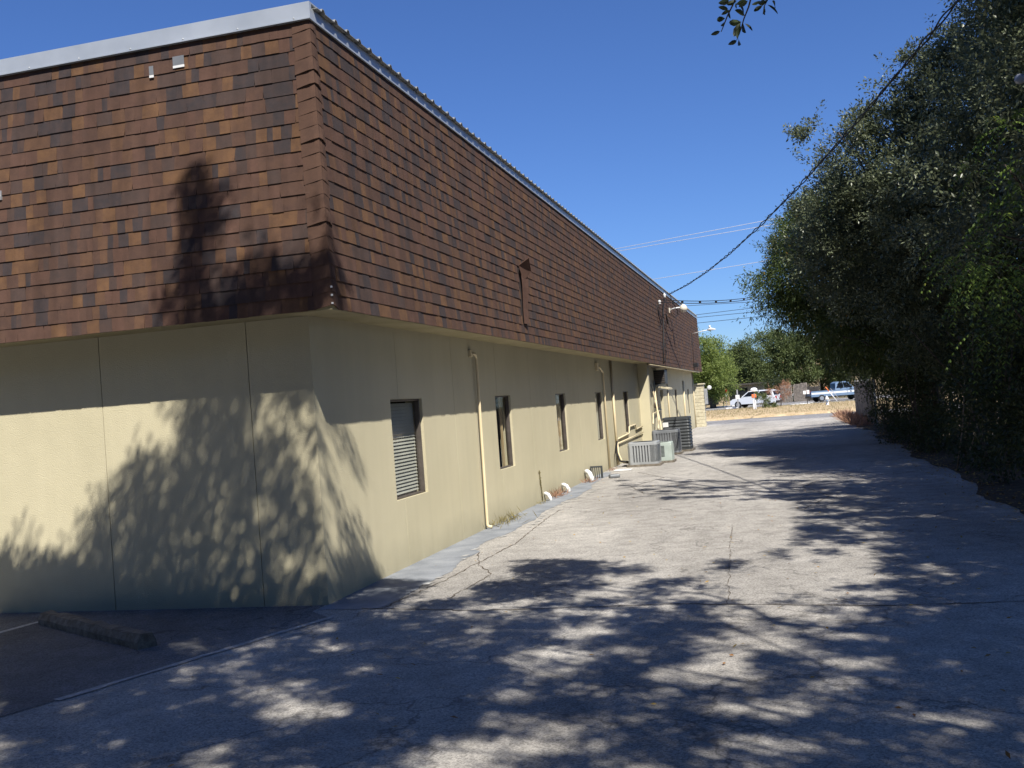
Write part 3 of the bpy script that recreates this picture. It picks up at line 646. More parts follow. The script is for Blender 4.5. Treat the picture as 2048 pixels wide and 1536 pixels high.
# pier at the far corner
pr = empty('masonry_pier', (.26, 46.9, 0)); tag(pr, 'pale rough stone pier with cap at the far building corner', 'pier')
for k in range(12):
    q = MB(); j = rng.normal(size=4)*.008; q.box(-.27+j[0], .24+j[1], -.4+j[2], .4+j[3], .002+k*.19, k*.19+.183); bevel(q.build('stone', M['stone'], pr), .012)
q = MB(); q.box(-.33, .31, -.48, .48, 2.285, 2.36); bevel(q.build('cap', M['stone'], pr), .015)
mb = MB(); mb.box(.0, .16, -.2, .2, 0, .85); e_ = mb.build('meter_box', M['galv'], loc=(.515, 46.9, 1.2)); bevel(e_, .01); tag(e_, 'grey electric box on the side of the stone pier', 'utility box')
mb = MB(); mb.lathe([(.02, 0), (.10, .03), (.12, .08), (.08, .14), (.02, .16)], (0, 0, 0), 14); q = mb
q.v = [(x+.0, z, y) for x, y, z in q.v]; e_ = q.build('meter_dial', M['white'], loc=(.78, 47.2, 2.1)); tag(e_, 'white round dish beside the top of the stone pier', 'dish')
# ------------------------------------------------------------------ condensers
def rrect(x0, x1, y0, y1, r, n=4):
    P = []
    for cx, cy, a0 in ((x1-r, y0+r, -90), (x1-r, y1-r, 0), (x0+r, y1-r, 90), (x0+r, y0+r, 180)):
        for k in range(n+1):
            a = math.radians(a0+90*k/n); P.append((cx+r*math.cos(a), cy+r*math.sin(a)))
    return P
def condenser(x0, x1, y0, y1, h, body, label, style):
    o = empty('air_conditioner', (0, 0, 0)); o.location = ((x0+x1)/2, (y0+y1)/2, 0); ox, oy = o.location[0], o.location[1]
    x0, x1, y0, y1 = x0-ox, x1-ox, y0-oy, y1-oy; r = .09 if style != 'green' else .03
    q = MB(); q.prism(rrect(x0-.05, x1+.05, y0-.05, y1+.05, .03), .002, .06); q.build('pad', M['concrete'], o)
    q = MB(); q.prism(rrect(x0+.035, x1-.035, y0+.035, y1-.035, r), .06, h-.05); q.build('coil', M['coil' if style != 'ribs' else 'coil_light'], o)
    q = MB(); q.prism(rrect(x0, x1, y0, y1, r), .061, .12); q.build('base_pan', M[body], o)
    q = MB(); ro = rrect(x0, x1, y0, y1, r); ri = rrect(x0+.10, x1-.10, y0+.10, y1-.10, .2 if style != 'green' else .1)
    n = len(ro); hz = h-.09
    v = [(x, y, hz) for x, y in ro]+[(x*.985, y*.985, h-.015) for x, y in ro]+[(x*.95, y*.95, h) for x, y in ro]+[(x, y, h-.005) for x, y in ri]+[(x, y, hz) for x, y in ri]
    q.add(v, [(k*n+i, k*n+(i+1) % n, (k+1)*n+(i+1) % n, (k+1)*n+i) for k in range(4) for i in range(n)]); q.build('top_cover', M[body], o)
    q = MB(); R0 = (x1-x0)/2-.11
    for k in range(8):
        rr = R0*(k+1)/8.5; q.tube([(rr*math.cos(a), rr*math.sin(a), h-.004) for a in np.linspace(0, 2*math.pi, 25)], .004, 4, False)
    for k in range(8):
        a = k*math.pi/4; q.tube([(0, 0, h-.004), (R0*math.cos(a), R0*math.sin(a), h-.002)], .004, 4)
    q.build('fan_grille', M['black'], o)
    q = MB()
    for k in range(3):
        a = k*2.09; q.add([(0, 0, h-.14), (R0*.9*math.cos(a), R0*.9*math.sin(a), h-.17), (R0*.9*math.cos(a+.8), R0*.9*math.sin(a+.8), h-.12)], [(0, 1, 2)])
    q.build('fan_blade', M['acgrey'], o)
    if style == 'ribs':
        for side in range(4):
            L = (x1-x0) if side in (0, 2) else (y1-y0); nb = 8
            for k in range(nb):
                q = MB(); u0 = -L/2+.10+(L-.2)*k/nb; wd = (L-.2)/nb*.55
                if side == 1 or (side == 0 and k > 6):
                    continue
                sgn = -1 if side == 0 else 1
                if side in (0, 2): q.box(u0, u0+wd, (y0 if side == 0 else y1-.02), (y0+.02 if side == 0 else y1), .12, hz)
                else: q.box((x0 if side == 3 else x1-.02), (x0+.02 if side == 3 else x1), u0, u0+wd, .12, hz)
                q.build('louvre_rib', M[body], o)
        nl = 26                                       # stamped horizontal louvres round the corner toward the alley
        for k in range(nl):
            z = .13+(hz-.14)*k/nl; q = MB(); path = [(x1-.26, y0), (x1-r, y0)]+[(x1-r+r*math.sin(t), y0+r-r*math.cos(t)) for t in np.linspace(.3, 1.57, 4)]+[(x1, y1-.12)]
            for (ax, ay), (bx, by) in zip(path[:-1], path[1:]):
                q.add([(ax, ay, z), (bx, by, z), (bx*.98, by*.98, z+.012), (ax*.98, ay*.98, z+.012)], [(0, 1, 2, 3), (3, 2, 1, 0)])
            q.build('louvre', M[body], o)
        for cx, cy in ((x0, y0), (x0, y1), (x1, y1)):
            q = MB(); sx, sy = (1 if cx == x0 else -1), (1 if cy == y0 else -1)
            pts = [(cx+sx*.10, cy), (cx+sx*.10, cy+sy*.02), (cx+sx*.03, cy+sy*.035), (cx+sx*.02, cy+sy*.10), (cx, cy+sy*.10), (cx, cy+sy*.06), (cx+sx*.06, cy)]
            if sx*sy < 0: pts = pts[::-1]
            q.prism(pts, .12, hz); q.build('corner_post', M[body], o)
    elif style == 'rows':
        nl = 9
        for k in range(nl):
            z = .13+(hz-.13)*k/nl; q = MB(); ro = rrect(x0, x1, y0, y1, .06); hh = (hz-.13)/nl; n = len(ro)
            v = [(x, y, z+.004) for x, y in ro]+[(x, y, z+hh*.30) for x, y in ro]+[(x*.955, y*.955, z+hh*.86) for x, y in ro]
            q.add(v, [(j*n+i, j*n+(i+1) % n, (j+1)*n+(i+1) % n, (j+1)*n+i) for j in range(2) for i in range(n)]); q.build('louvre', M[body], o)
        for z in (h-.30, h-.66):
            q = MB(); q.box(x0+.02, x0+.2, y0-.012, y0-.004, z, z+.15); q.build('label_plate', M['white'], o)
    else:
        q = MB(); q.box(x0, x1, y0, y0+.02, .12, hz); q.box(x1-.02, x1, y0+.022, y1, .12, hz); q.box(x0, x0+.02, y0+.022, y1, .12, hz); q.box(x0+.022, x1-.022, y1-.02, y1, .12, hz)
        q.build('casing', M[body], o)
        for k in range(9):
            q = MB(); q.box(x0+.06, x1-.2, y0-.008, y0-.001, .18+.035*k, .195+.035*k); q.build('louvre', M['coil'], o)
    tag(o, label, 'air conditioner', 'air conditioning units along the wall'); return o
condenser(.47, 1.29, 17.95, 18.72, .66, 'acsilver', 'silver grey ribbed condenser unit nearest along the wall', 'ribs')
condenser(.98, 1.55, 18.98, 19.6, .57, 'acgreen', 'small pale green condenser unit tucked behind the silver one', 'green')
condenser(.56, 1.40, 22.6, 23.45, .78, 'acgrey', 'streaky mid grey condenser unit in front of the tall charcoal one', 'ribs')
condenser(.76, 1.64, 24.0, 24.95, 1.13, 'acdark', 'tall charcoal condenser unit with two white labels', 'rows')
# ------------------------------------------------------------------ small things by the wall
def pvc(x, y, r, rz, label):
    q = MB(); P = [(-.02, 0, .13*r)]+[(r*.13*math.sin(t)*1.1+.02, 0, .13*r+.0*t-.13*r*(1-math.cos(t))+.02*r) for t in np.linspace(.1, 1.5, 6)]
    P = [(.0, 0, .16*r), (.06*r, 0, .17*r), (.13*r, 0, .14*r), (.18*r, 0, .07*r), (.19*r, 0, -.01)]
    q.tube(P, .042*r, 12); e_ = q.build('drain_elbow', M['white'], smooth=True, loc=(x, y, 0)); e_.rotation_euler = (0, 0, rz)
    return tag(e_, label, 'drain pipe', 'white plastic drain elbows')
pvc(.0, 9.85, .85, -.5, 'white plastic drain elbow beside the stained streak on the wall')
pvc(.0, 11.5, .95, -.4, 'white plastic drain elbow just past the dry red weeds')
pvc(.02, 14.1, 1.35, -.8, 'largest white drain elbow against the dark grate by the wall')
dg = empty('metal_grate', (.12, 14.75, 0)); tag(dg, 'dark metal crate leaning behind the largest drain elbow', 'grate')
q = MB(); q.box(-.1, .2, -.02, .02, .26, .30); q.box(-.1, -.07, -.02, .02, 0, .26); q.box(.17, .2, -.02, .02, 0, .26); q.build('frame', M['acdark'], dg)
for k in range(5):
    q = MB(); q.box(-.05+.05*k, -.03+.05*k, -.012, .012, 0, .26); q.build('bar', M['acdark'], dg)
mb = MB(); mb.box(-.13, .13, -.09, .09, 0, .09, Matrix.Rotation(.4, 4, 'Z')); e_ = bevel(mb.build('concrete_lump', M['acgrey'], loc=(.62, 14.6, .003)), .03); tag(e_, 'small dark grey concrete lump on the alley near the grate', 'rubble')
mb = MB(); mb.box(-.05, .4, -.18, .18, 0, .02); e_ = mb.build('mortar_spill', M['white'], loc=(.3, 16.9, .005)); bevel(e_, .01); tag(e_, 'white plaster slab lying before the silver condenser', 'rubble')
def weed(x, y, n, h, mat, label, sx=.2, sy=.3):
    P = np.c_[rng.normal(size=n)*sx*.5, rng.normal(size=n)*sy*.5, np.zeros(n)]; P[:, 0] = np.abs(P[:, 0]); d = unit(n)*.8+[.1, 0, .8]
    o = leaves('weed', P, d, unit(n), h*(.3+.9*rng.random(n)), .008+.006*rng.random(n), rng.random(n), M[mat]); o.location = (x, y, .004); tag(o, label, 'weed', 'weeds at the wall foot', 'stuff'); return o
weed(.03, 6.5, 150, .20, 'weedleaf', 'straw coloured weed tuft at the foot of the tall drain pipe', .32, .8)
weed(.03, 10.6, 160, .22, 'redweed', 'dry reddish weeds between the two small drain elbows', .15, .6)
weed(.03, 9.4, 40, .08, 'weedleaf', 'thin dry grass just before the first drain elbow', .1, .3)
weed(.05, 13.8, 90, .16, 'redweed', 'dry brown weeds under the largest drain elbow', .25, .5)
weed(.05, 17.2, 60, .10, 'redweed', 'low dry weeds beneath the second downpipe', .2, .4)
dv = empty('dried_vine', (.012, 9.55, 0)); q = MB(); q.tube([(0, .1, 0), (.01, .05, .2), (.0, .02, .38), (.01, -.03, .52)], [.009, .008, .006, .004], 5); q.build('stem', M['weedleaf'], dv, True)
n = 120; zz = .05+.55*rng.random(n)**.6; P = np.c_[np.full(n, .005), .07-.13*zz+rng.normal(size=n)*.022, zz]; leaves('foliage', P, unit(n)*[.3, 1, 1], np.tile([1., 0, 0], (n, 1))+unit(n)*.3, .035, .02, rng.random(n), M['weedleaf'], dv)
tag(dv, 'dried climbing weed flat on the wall above the first drain elbow', 'weed')
# painted marks
def dash(p, q, wd, name='paint_line', mat='wornwhite', z=.007):
    p, q = np.array(p), np.array(q); d = (q-p)/np.linalg.norm(q-p); nn_ = np.array([-d[1], d[0]])*wd/2
    mb = MB(); k = 12
    A = [p+(q-p)*t+nn_*(1+.25*rng.normal()) for t in np.linspace(0, 1, k)]; B = [p+(q-p)*t-nn_*(1+.25*rng.normal()) for t in np.linspace(0, 1, k)]
    mb.add([(a[0], a[1], z) for a in A]+[(b__[0], b__[1], z) for b__ in B], [(i, k+i, k+i+1, i+1) for i in range(k-1)])
    return tag(mb.build(name, M[mat]), kind='structure')
dash((-3.45, -3.0), (-3.06, -.43), .07); dash((-.62, -3.3), (.32, -.62), .07)
fl = MB()
for k in range(26):
    y = .9+k*.42+rng.random()*.25; x = .60+.10*math.sin(y*1.3)+rng.normal()*.02; s_ = .03+.03*rng.random()
    if rng.random() < .75: fl.add([(x-s_, y-s_*1.6, .008), (x+s_*.6, y-s_, .008), (x+s_, y+s_*1.5, .008), (x-s_*.4, y+s_*1.2, .008)], [(0, 1, 2, 3)])
tag(fl.build('paint_flecks', M['wornwhite']), kind='structure')
def crack(pts, wd, seed):
    r2 = np.random.default_rng(seed); P = []
    for (ax, ay), (bx, by) in zip(pts[:-1], pts[1:]):
        L = math.hypot(bx-ax, by-ay); k = max(2, int(L/.09))
        for t in np.linspace(0, 1, k, endpoint=False): P.append((ax+(bx-ax)*t+r2.normal()*.012, ay+(by-ay)*t+r2.normal()*.012))
    P.append(pts[-1]); mb = MB(); v = []
    for i, (x, y) in enumerate(P):
        x2, y2 = P[min(i+1, len(P)-1)]; x1, y1 = P[max(i-1, 0)]; dx, dy = x2-x1, y2-y1; q = math.hypot(dx, dy)+1e-6; h = wd*(.35+.9*r2.random())
        v += [(x-dy/q*h, y+dx/q*h, .0045), (x+dy/q*h, y-dx/q*h, .0045)]
    mb.add(v, [(2*i, 2*i+1, 2*i+3, 2*i+2) for i in range(len(P)-1)]); tag(mb.build('pavement_crack', M['soil']), kind='structure')
crack([(.45, -.22), (1.8, -.45), (3.6, -.35), (5.4, -.62), (7.2, -.5)], .010, 1)
crack([(3.84, 5.0), (3.9, 3.2), (4.02, .4), (4.05, -.4)], .003, 2)
crack([(.62, 3.3), (.95, 2.2), (1.3, 1.6), (1.25, .2)], .006, 3)
crack([(5.4, 12), (4.9, 10), (5.3, 8.2), (4.8, 6.4)], .008, 5)
crack([(1.0, 16), (1.9, 13.8), (1.4, 12), (1.9, 10.3)], .009, 6)
crack([(.70, 8.0), (.82, 5.6), (.95, 4.0), (.84, 1.2), (.7, -.2)], .007, 7)
st = MB(); pr_ = [(-.09, 0), (.09, 0), (.09, .06), (.055, .125), (-.055, .125), (-.09, .06)]
v = []
xs = np.linspace(-1.15, 1.15, 14)
for x in xs:
    v += [(x, a*(1+.03*rng.normal()), b_*(1+.05*rng.normal())) for a, b_ in pr_]
st.add(v, [(i*6+k, i*6+(k+1) % 6, (i+1)*6+(k+1) % 6, (i+1)*6+k) for i in range(13) for k in range(6)]+[tuple(range(5, -1, -1)), tuple(range(78, 84))])
e_ = st.build('wheel_stop', M['concrete'], loc=(-1.93, -1.17, .003)); e_.rotation_euler = (0, 0, math.atan2(-1.3, 2.25)); tag(e_, 'weathered concrete wheel stop in the shade before the front wall', 'wheel stop')
# ------------------------------------------------------------------ cables
def cable(name, pts, r, mat, label, cat='cable', group=None, twist=0, n=60, sag=0, hang=None):
    a, b_ = np.array(pts[0], float), np.array(pts[-1], float); P = []
    for t in np.linspace(0, 1, n):
        q = a+(b_-a)*t; q[2] -= sag*4*t*(1-t); P.append(q)
    o = empty(name, tuple(a)); 
    if twist:
        L = np.linalg.norm(b_-a)
        for s_ in range(twist):
            mb = MB(); pp = []
            for k in range(n*6):
                t = k/(n*6-1); q = a+(b_-a)*t; q[2] -= sag*4*t*(1-t); ph = t*L/1.3*2*math.pi+s_*2*math.pi/twist+math.sin(t*37)*.8
                rr = r*(1.5+.7*math.sin(t*61+s_)); q = q+np.array([math.cos(ph)*rr, 0, math.sin(ph)*rr]); pp.append(q-a)
            mb.tube(pp, r, 5); mb.build('strand', M[mat], o, True)
    else:
        mb = MB(); mb.tube([q-a for q in P], r, 5); mb.build('strand', M[mat], o, True)
    tag(o, label, cat, group); return o
A = hit(1337, 588, 0, OV+.06); B = hit(1873, -2, 1, 6.0); d = B-A; B2 = A+d*1.35
# endpoints chosen as the attachment on the roof edge and a pole beyond the frame
cable('service_cable', [A, B2+np.array([0, 0, .55])], .013, 'black', 'thick twisted black cable rising from the roof to the upper right', twist=2, sag=1.0, n=70)
A = hit(1318, 604, 0, OV+.06); B = hit(1537, 575, 1, 44.0); d = B-A
oc = cable('telephone_cable', [A, A+d*1.6], .016, 'black', 'black cable with clamps running from the roof edge behind the tree', sag=.45)
oc2 = MB(); oc2.tube([d*1.6*t+np.array([0, 0, .09-.45*4*t*(1-t)]) for t in np.linspace(0, 1, 40)], .016, 5); oc2.build('strand', M['black'], oc, True)
for t in np.linspace(.1, .95, 11):
    q = MB(); c_ = d*1.6*t+np.array([0, 0, .04-.45*4*t*(1-t)]); q.box(c_[0]-.045, c_[0]+.045, c_[1]-.04, c_[1]+.04, c_[2]-.05, c_[2]+.06); q.build('clamp', M['black'], oc)
for (x0, y0, x1, y1, mt, lb) in ((1367, 612, 1534, 602, 'black', 'topmost of the four thin dark street wires beyond the roof'), (1389, 630, 1537, 612, 'black', 'second thin dark street wire from the top beyond the roof'),
        (1395, 635, 1537, 621, 'black', 'third thin dark street wire from the top beyond the roof'), (1396, 646, 1540, 631, 'black', 'lowest thin dark street wire beyond the roof corner'),
        (1235, 497, 1600, 428, 'wirewhite', 'highest pale power line crossing the sky'), (1250, 500, 1610, 438, 'wirewhite', 'pale power line just below the highest one'), (1310, 558, 1530, 522, 'wirewhite', 'single pale power line lower in the sky')):
    pl = 60. if mt == 'black' else 52.
    a, b_ = hit(x0, y0, 1, pl), hit(x1, y1, 1, pl); dd = b_-a
    cable('power_line', [a-dd*1.5, b_+dd*2.2], .016, mt, lb, 'power line', 'overhead lines', n=4)
for (px, py, lb) in ((1329, 591, 'white insulator at the roof edge above the round lamp'), (1319, 604, 'white clamp on the shingles where the clamped cable ends')):
    p = hit(px, py, 0, OV+.01); q = MB(); q.lathe([(.02, -.09), (.06, -.07), (.035, -.02), (.065, .02), (.03, .06), (.02, .1)], (0, 0, 0), 10); e_ = q.build('insulator', M['white'], smooth=True, loc=tuple(p)); tag(e_, lb, 'insulator')
def rooffix(pts, r, lb, name='loose_cable'):
    P = [np.array(hit(x, y, 0, OV+o_)) for x, y, o_ in pts]; q = MB(); q.tube([p-P[0] for p in P], r, 6); e_ = q.build(name, M['black'], smooth=True, loc=tuple(P[0])); tag(e_, lb, 'cable')
rooffix([(1329, 595, .05), (1326, 625, .03), (1327, 670, .03), (1327, 727, .03)], .022, 'black cable hanging straight down the shingles from the insulator')
rooffix([(1340, 592, .06), (1346, 606, .2), (1354, 618, .25), (1356, 630, .25), (1350, 635, .2), (1343, 628, .15), (1340, 622, .1)], .016, 'black cable looped beside the round lamp')
rooffix([(1315, 610, .03), (1317, 630, .03), (1323, 650, .03)], .02, 'short black cable end on the shingles left of the lamp')
rooffix([(1332, 628, .05), (1336, 648, .05)], .03, 'black strap dangling below the round lamp', 'strap')
rooffix([(1329, 680, .04), (1333, 705, .06), (1330, 722, .04)], .012, 'thin black wire curl near the eave below the lamp')
# ------------------------------------------------------------------ far side: cars, fences, posts
def car(name, loc, rz, paint, label, L=4.6, Wd=1.85, H=1.65, kind='suv'):
    o = empty(name, loc, rz)
    if kind == 'suv': body = [(-.5, .22), (-.5, .48), (-.485, .60), (-.42, .64), (.18, .62), (.44, .56), (.5, .45), (.5, .22)]; roof = [(-.47, .62), (-.43, .92), (-.36, .985), (.0, 1.0), (.10, .95), (.25, .62)]
    elif kind == 'sedan': body = [(-.5, .25), (-.5, .55), (-.46, .66), (-.30, .68), (.22, .66), (.46, .56), (.5, .42), (.5, .22)]; roof = [(-.34, .67), (-.22, .93), (-.12, .99), (.05, 1.0), (.13, .95), (.28, .66)]
    else: body = [(-.5, .27), (-.5, .58), (.10, .58), (.44, .55), (.5, .48), (.5, .25)]; roof = [(-.06, .57), (-.04, .93), (.0, 1.0), (.18, .99), (.30, .57)]
    def sec(pr, y0, y1, inset=0):
        m_ = MB(); n = len(pr); zm = min(p[1] for p in pr); zM = max(p[1] for p in pr)
        rings = [(y0, .0, .94), (y0+.09, .0, 1), (y1-.09, .0, 1), (y1, .0, .94)]
        v = []
        for yy, _, s_ in rings:
            for (x, z) in pr:
                k = (z-zm)/(zM-zm+1e-6); yi = yy*(1-inset*k); v.append((x*L*(.985 if s_ < 1 else 1), yi, (z*H if s_ == 1 else z*H-.02*(k > .5)+.02*(k <= .5))))
        fs = [(r_*n+i, r_*n+(i+1) % n, (r_+1)*n+(i+1) % n, (r_+1)*n+i) for r_ in range(3) for i in range(n)]+[tuple(range(n-1, -1, -1)), tuple(range(3*n, 4*n))]
        m_.add(v, fs); return m_
    sec(body, -Wd/2, Wd/2).build('body', M[paint], o)
    sec(roof, -Wd/2+.06, Wd/2-.06, .16).build('cabin', M[paint], o)
    for s_ in (-1, 1):                                # side glass
        pr = [(x*.94-.003, z) for x, z in roof]; zmax = .955; q = MB()
        g = [(max(p[0] for p in pr)-.03, .655), (.08 if kind != 'pickup' else .17, .93), (min(p[0] for p in pr)+.07, .93), (min(p[0] for p in pr)+.02, .66)]
        yy = lambda z: s_*((Wd/2-.06)*(1-.16*(z-.62)/.38)+.012)
        for (ga, gb) in (((0, .48), (0, .5)), ((.53, 1), (.55, 1))):
            def pt(u, v_):
                x = (g[0][0]*(1-u)+g[3][0]*u)*(1-v_)+(g[1][0]*(1-u)+g[2][0]*u)*v_; z = .66*(1-v_)+.93*v_; return (x*L, yy(z), z*H)
            q.add([pt(ga[0], 0), pt(ga[1], 0), pt(gb[1], 1), pt(gb[0], 1)], [(0, 1, 2, 3), (3, 2, 1, 0)])
        q.build('side_window', M['carglass'], o)
    q = MB(); x0_, x1_ = roof[-1][0], roof[-2][0]; q.add([(x0_*L-.05, -.72, .66*H), (x0_*L-.05, .72, .66*H), (x1_*L+.03, .6, .92*H), (x1_*L+.03, -.6, .92*H)], [(0, 1, 2, 3), (3, 2, 1, 0)]); q.build('windscreen', M['carglass'], o)
    q = MB(); x0_, x1_ = roof[0][0], roof[1][0]; q.add([(x0_*L-.02, -.7, .68*H), (x0_*L-.02, .7, .68*H), (x1_*L-.03, .62, .9*H), (x1_*L-.03, -.62, .9*H)], [(0, 1, 2, 3), (3, 2, 1, 0)]); q.build('rear_window', M['carglass'], o)
    for sx in (-.31, .32):
        for s_ in (-1, 1):
            q = MB(); q.lathe([(.20, -.11), (.34, -.11), (.36, -.06), (.36, .06), (.34, .11), (.20, .11)], (0, 0, 0), 18); q.v = [(sx*L+x, s_*(Wd/2-.10)+z, .36+y) for x, y, z in q.v]; wh = q.build('wheel', M['rubber'], o, True)
            q = MB(); q.lathe([(.02, .0), (.19, .0), (.21, .02)], (0, 0, 0), 12); q.v = [(sx*L+x, s_*(Wd/2+.012+z*.3), .36+y) for x, y, z in q.v]; q.build('rim', M['chrome'], wh)
    for s_ in (-1, 1):
        q = MB(); q.box(-.5*L-.02, -.5*L+.05, s_*.62-.14, s_*.62+.14, .45*H, .60*H); q.build('tail_light', M['redplastic'], o)
        q = MB(); q.box(.5*L-.12, .5*L+.01, s_*.62-.16, s_*.62+.16, .40*H, .48*H); q.build('headlight', M['white'], o)
    q = MB(); q.box(-.5*L-.05, -.5*L+.06, -.8, .8, .22*H, .33*H); q.build('bumper', M['carblack'] if paint != 'carblack' else M['chrome'], o)
    if kind == 'pickup':
        q = MB(); q.box(-.485*L, -.07*L, -Wd/2+.07, Wd/2-.07, .583*H, .60*H); q.build('bed_cover', M['carblack'], o)
        q = MB(); q.box(-.49*L, .46*L, -Wd/2-.004, Wd/2+.004, .40*H, .50*H); q.build('side_stripe', M['carwhite'], o)
    tag(o, label, 'car', 'vehicles parked beyond the street'); return o
zP = .008
p = hit(1512, 815, 2, 0); car('parked_car', (p[0], p[1]+1, zP), math.radians(160), 'carwhite', 'white parked crossover car with raised tail behind the green bush')
p = hit(1455, 812, 2, 0); car('parked_car', (p[0]-.6, p[1]+3, zP), math.radians(175), 'carblack', 'low black parked car left of the white crossover', H=1.35, kind='sedan')
p = hit(1553, 806, 2, 0); car('parked_car', (p[0]+.5, p[1]+4, zP), math.radians(170), 'carwhite', 'white parked sedan half hidden behind the brown shrub', H=1.4, kind='sedan')
p = hit(1658, 803, 2, 0); car('pickup_truck', (p[0]+.8, p[1]+2, zP), math.radians(15), 'carblue', 'blue and white pickup truck behind the fire hydrant', L=5.6, Wd=2.0, H=1.9, kind='pickup')
p = hit(1640, 803, 2, 0)
def far_box_fence():
    a, b_ = hit(1563, 806, 2, 0), hit(1642, 801, 2, 0); o = empty('wooden_fence', tuple(a)); d = (b_-a); L = np.linalg.norm(d); d /= L; n_ = int(L/.15)
    for s_, (u0, u1, mt, hh) in enumerate(((0, .33, 'wood', 1.95), (.35, .71, 'wood', 2.0), (.73, 1, 'darkwood', 1.6))):
        q = MB()
        for k in range(int(u0*n_), int(u1*n_)):
            c = d*(k*.15); q.box(c[0], c[0]+.135, c[1]-.01, c[1]+.015, .05, hh+.02*rng.normal()+(.06*math.sin(k*.4) if s_ == 1 else 0))
        tag(q.build('boards', M[mt], o), kind='stuff')
    for u in (0, .34, .72, 1.0):
        q = MB(); c = d*u*L; q.box(c[0]-.05, c[0]+.05, c[1]+.03, c[1]+.13, 0, 1.9); q.build('post', M['darkwood'], o)
    tag(o, 'grey wooden board fence beyond the far parking lot', 'fence')
far_box_fence()
for i, (xa, xb, yy) in enumerate(((1433, 1470, 815), (1450, 1462, 821), (1582, 1592, 811), (1600, 1606, 809))):
    a, b_ = hit(xa, yy, 2, .02), hit(xb, yy, 2, .02); q = MB(); L = max(1.2, abs(b_[0]-a[0])); q.prism([(0, -.09), (L, -.09), (L, .09), (0, .09)], 0, .13); e_ = bevel(q.build('parking_stop', M['white'], loc=(a[0], max(87.8, a[1]), .1 if a[1] < 86.8 else .008)), .03)
    tag(e_, ['long white wheel stop in front of the low black car', 'short white wheel stop left of the white crossover', 'white wheel stop in front of the grey fence', 'small white wheel stop by the notice post'][i], 'wheel stop')
def post_thing(name, px, ytop, ybot, label, cat, fn, plane=None):
    b_ = hit(px, ybot, 2, .1); dist = proj(b_)[2]; h = (ybot-ytop)/FPX*dist; o = empty(name, (b_[0], b_[1], .09)); fn(o, h); tag(o, label, cat)
def f_marker(o, h):
    q = MB(); q.box(-.13, .13, -.1, .1, 0, h*.62); bevel(q.build('post', M['white'], o), .03)
    q = MB(); q.box(-.03, .03, -.02, .02, h*.62, h*.78); q.build('stem', M['white'], o)
    q = MB(); q.box(-.2, .2, -.05, .05, h*.76, h); bevel(q.build('sign_head', M['orange'], o), .05)
post_thing('marker_post', 1510, 788, 819, 'white marker post with an orange head on the dry grass', 'marker post', f_marker)
def f_glint(o, h):  # disc on a post, added in place of a windscreen sun glint
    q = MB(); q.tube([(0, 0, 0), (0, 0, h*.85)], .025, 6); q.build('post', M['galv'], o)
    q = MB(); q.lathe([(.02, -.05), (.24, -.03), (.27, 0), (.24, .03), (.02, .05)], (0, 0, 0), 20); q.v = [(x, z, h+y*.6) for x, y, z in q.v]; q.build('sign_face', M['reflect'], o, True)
post_thing('glint_disc', 1511, 779, 821, 'white oval disc standing in for a sun glint above the white crossover', 'sign', f_glint)
def f_sign(o, h):
    q = MB(); q.tube([(0, 0, 0), (0, 0, h)], .03, 6); q.build('post', M['galv'], o)
    q = MB(); q.box(-.15, .15, -.05, -.03, h-.45, h-.02); q.build('sign_face', M['redplastic'], o); q = MB(); q.box(-.15, .15, -.05, -.03, h-.85, h-.5); q.build('lower_sign', M['white'], o)
post_thing('parking_sign', 1454, 777, 813, 'small red and white parking sign left of the black car', 'sign', f_sign)
def f_grey(o, h):
    q = MB(); q.box(-.06, .06, -.05, .05, 0, h); q.build('post', M['galv'], o); q = MB(); q.box(-.18, .18, -.07, -.052, h*.5, h*.72); q.build('sign_face', M['white'], o)
post_thing('sign_post', 1477, 779, 817, 'grey sign post at the nose of the white crossover', 'sign', f_grey)
def f_note(o, h):
    q = MB(); q.tube([(0, 0, 0), (0, 0, h*.8)], .035, 6); q.build('post', M['black'], o)
    for x in (-.18, .12):
        q = MB(); q.box(x-.12, x+.12, -.04, -.02, h*.75, h+(.05 if x > 0 else 0)); q.build('notice', M['white'], o)
post_thing('notice_post', 1615, 781, 808, 'black post with two white notices before the grey fence', 'sign', f_note)
def f_hyd(o, h):
    q = MB(); q.lathe([(.17, 0), (.17, .05), (.11, .06), (.11, h*.62), (.15, h*.64), (.15, h*.68), (.12, h*.72), (.10, h*.85), (.04, h*.92), (.03, h)], (0, 0, 0), 14); q.build('barrel', M['white'], o, True)
    for s_ in (-1, 1):
        q = MB(); q.tube([(0, 0, h*.5), (s_*.24, 0, h*.5)], .065, 10); q.build('outlet', M['galv'], o, True)
    q = MB(); q.tube([(0, 0, h*.45), (0, -.22, h*.45)], .085, 10); q.build('front_outlet', M['carblue'], o, True)
post_thing('fire_hydrant', 1655, 791, 811, 'white and blue fire hydrant at the right end of the dry grass', 'fire hydrant', f_hyd)
def f_guy(o, h):
    q = MB(); q.tube([(.15, 0, 0), (-.75, 0, h)], .05, 7); q.build('guard', M['white'], o, True); q = MB(); q.tube([(-.5, 0, h*.72), (-.78, 0, h*1.03)], .055, 7); q.build('reflector', M['orange'], o, True)
    q = MB(); q.tube([(.5, .1, 0), (-.35, .1, h*.9)], .03, 7); q.build('guy_wire', M['galv'], o, True)
post_thing('leaning_guard_post', 1671, 773, 803, 'leaning white guard post with orange top beside the hydrant', 'guy wire', f_guy)
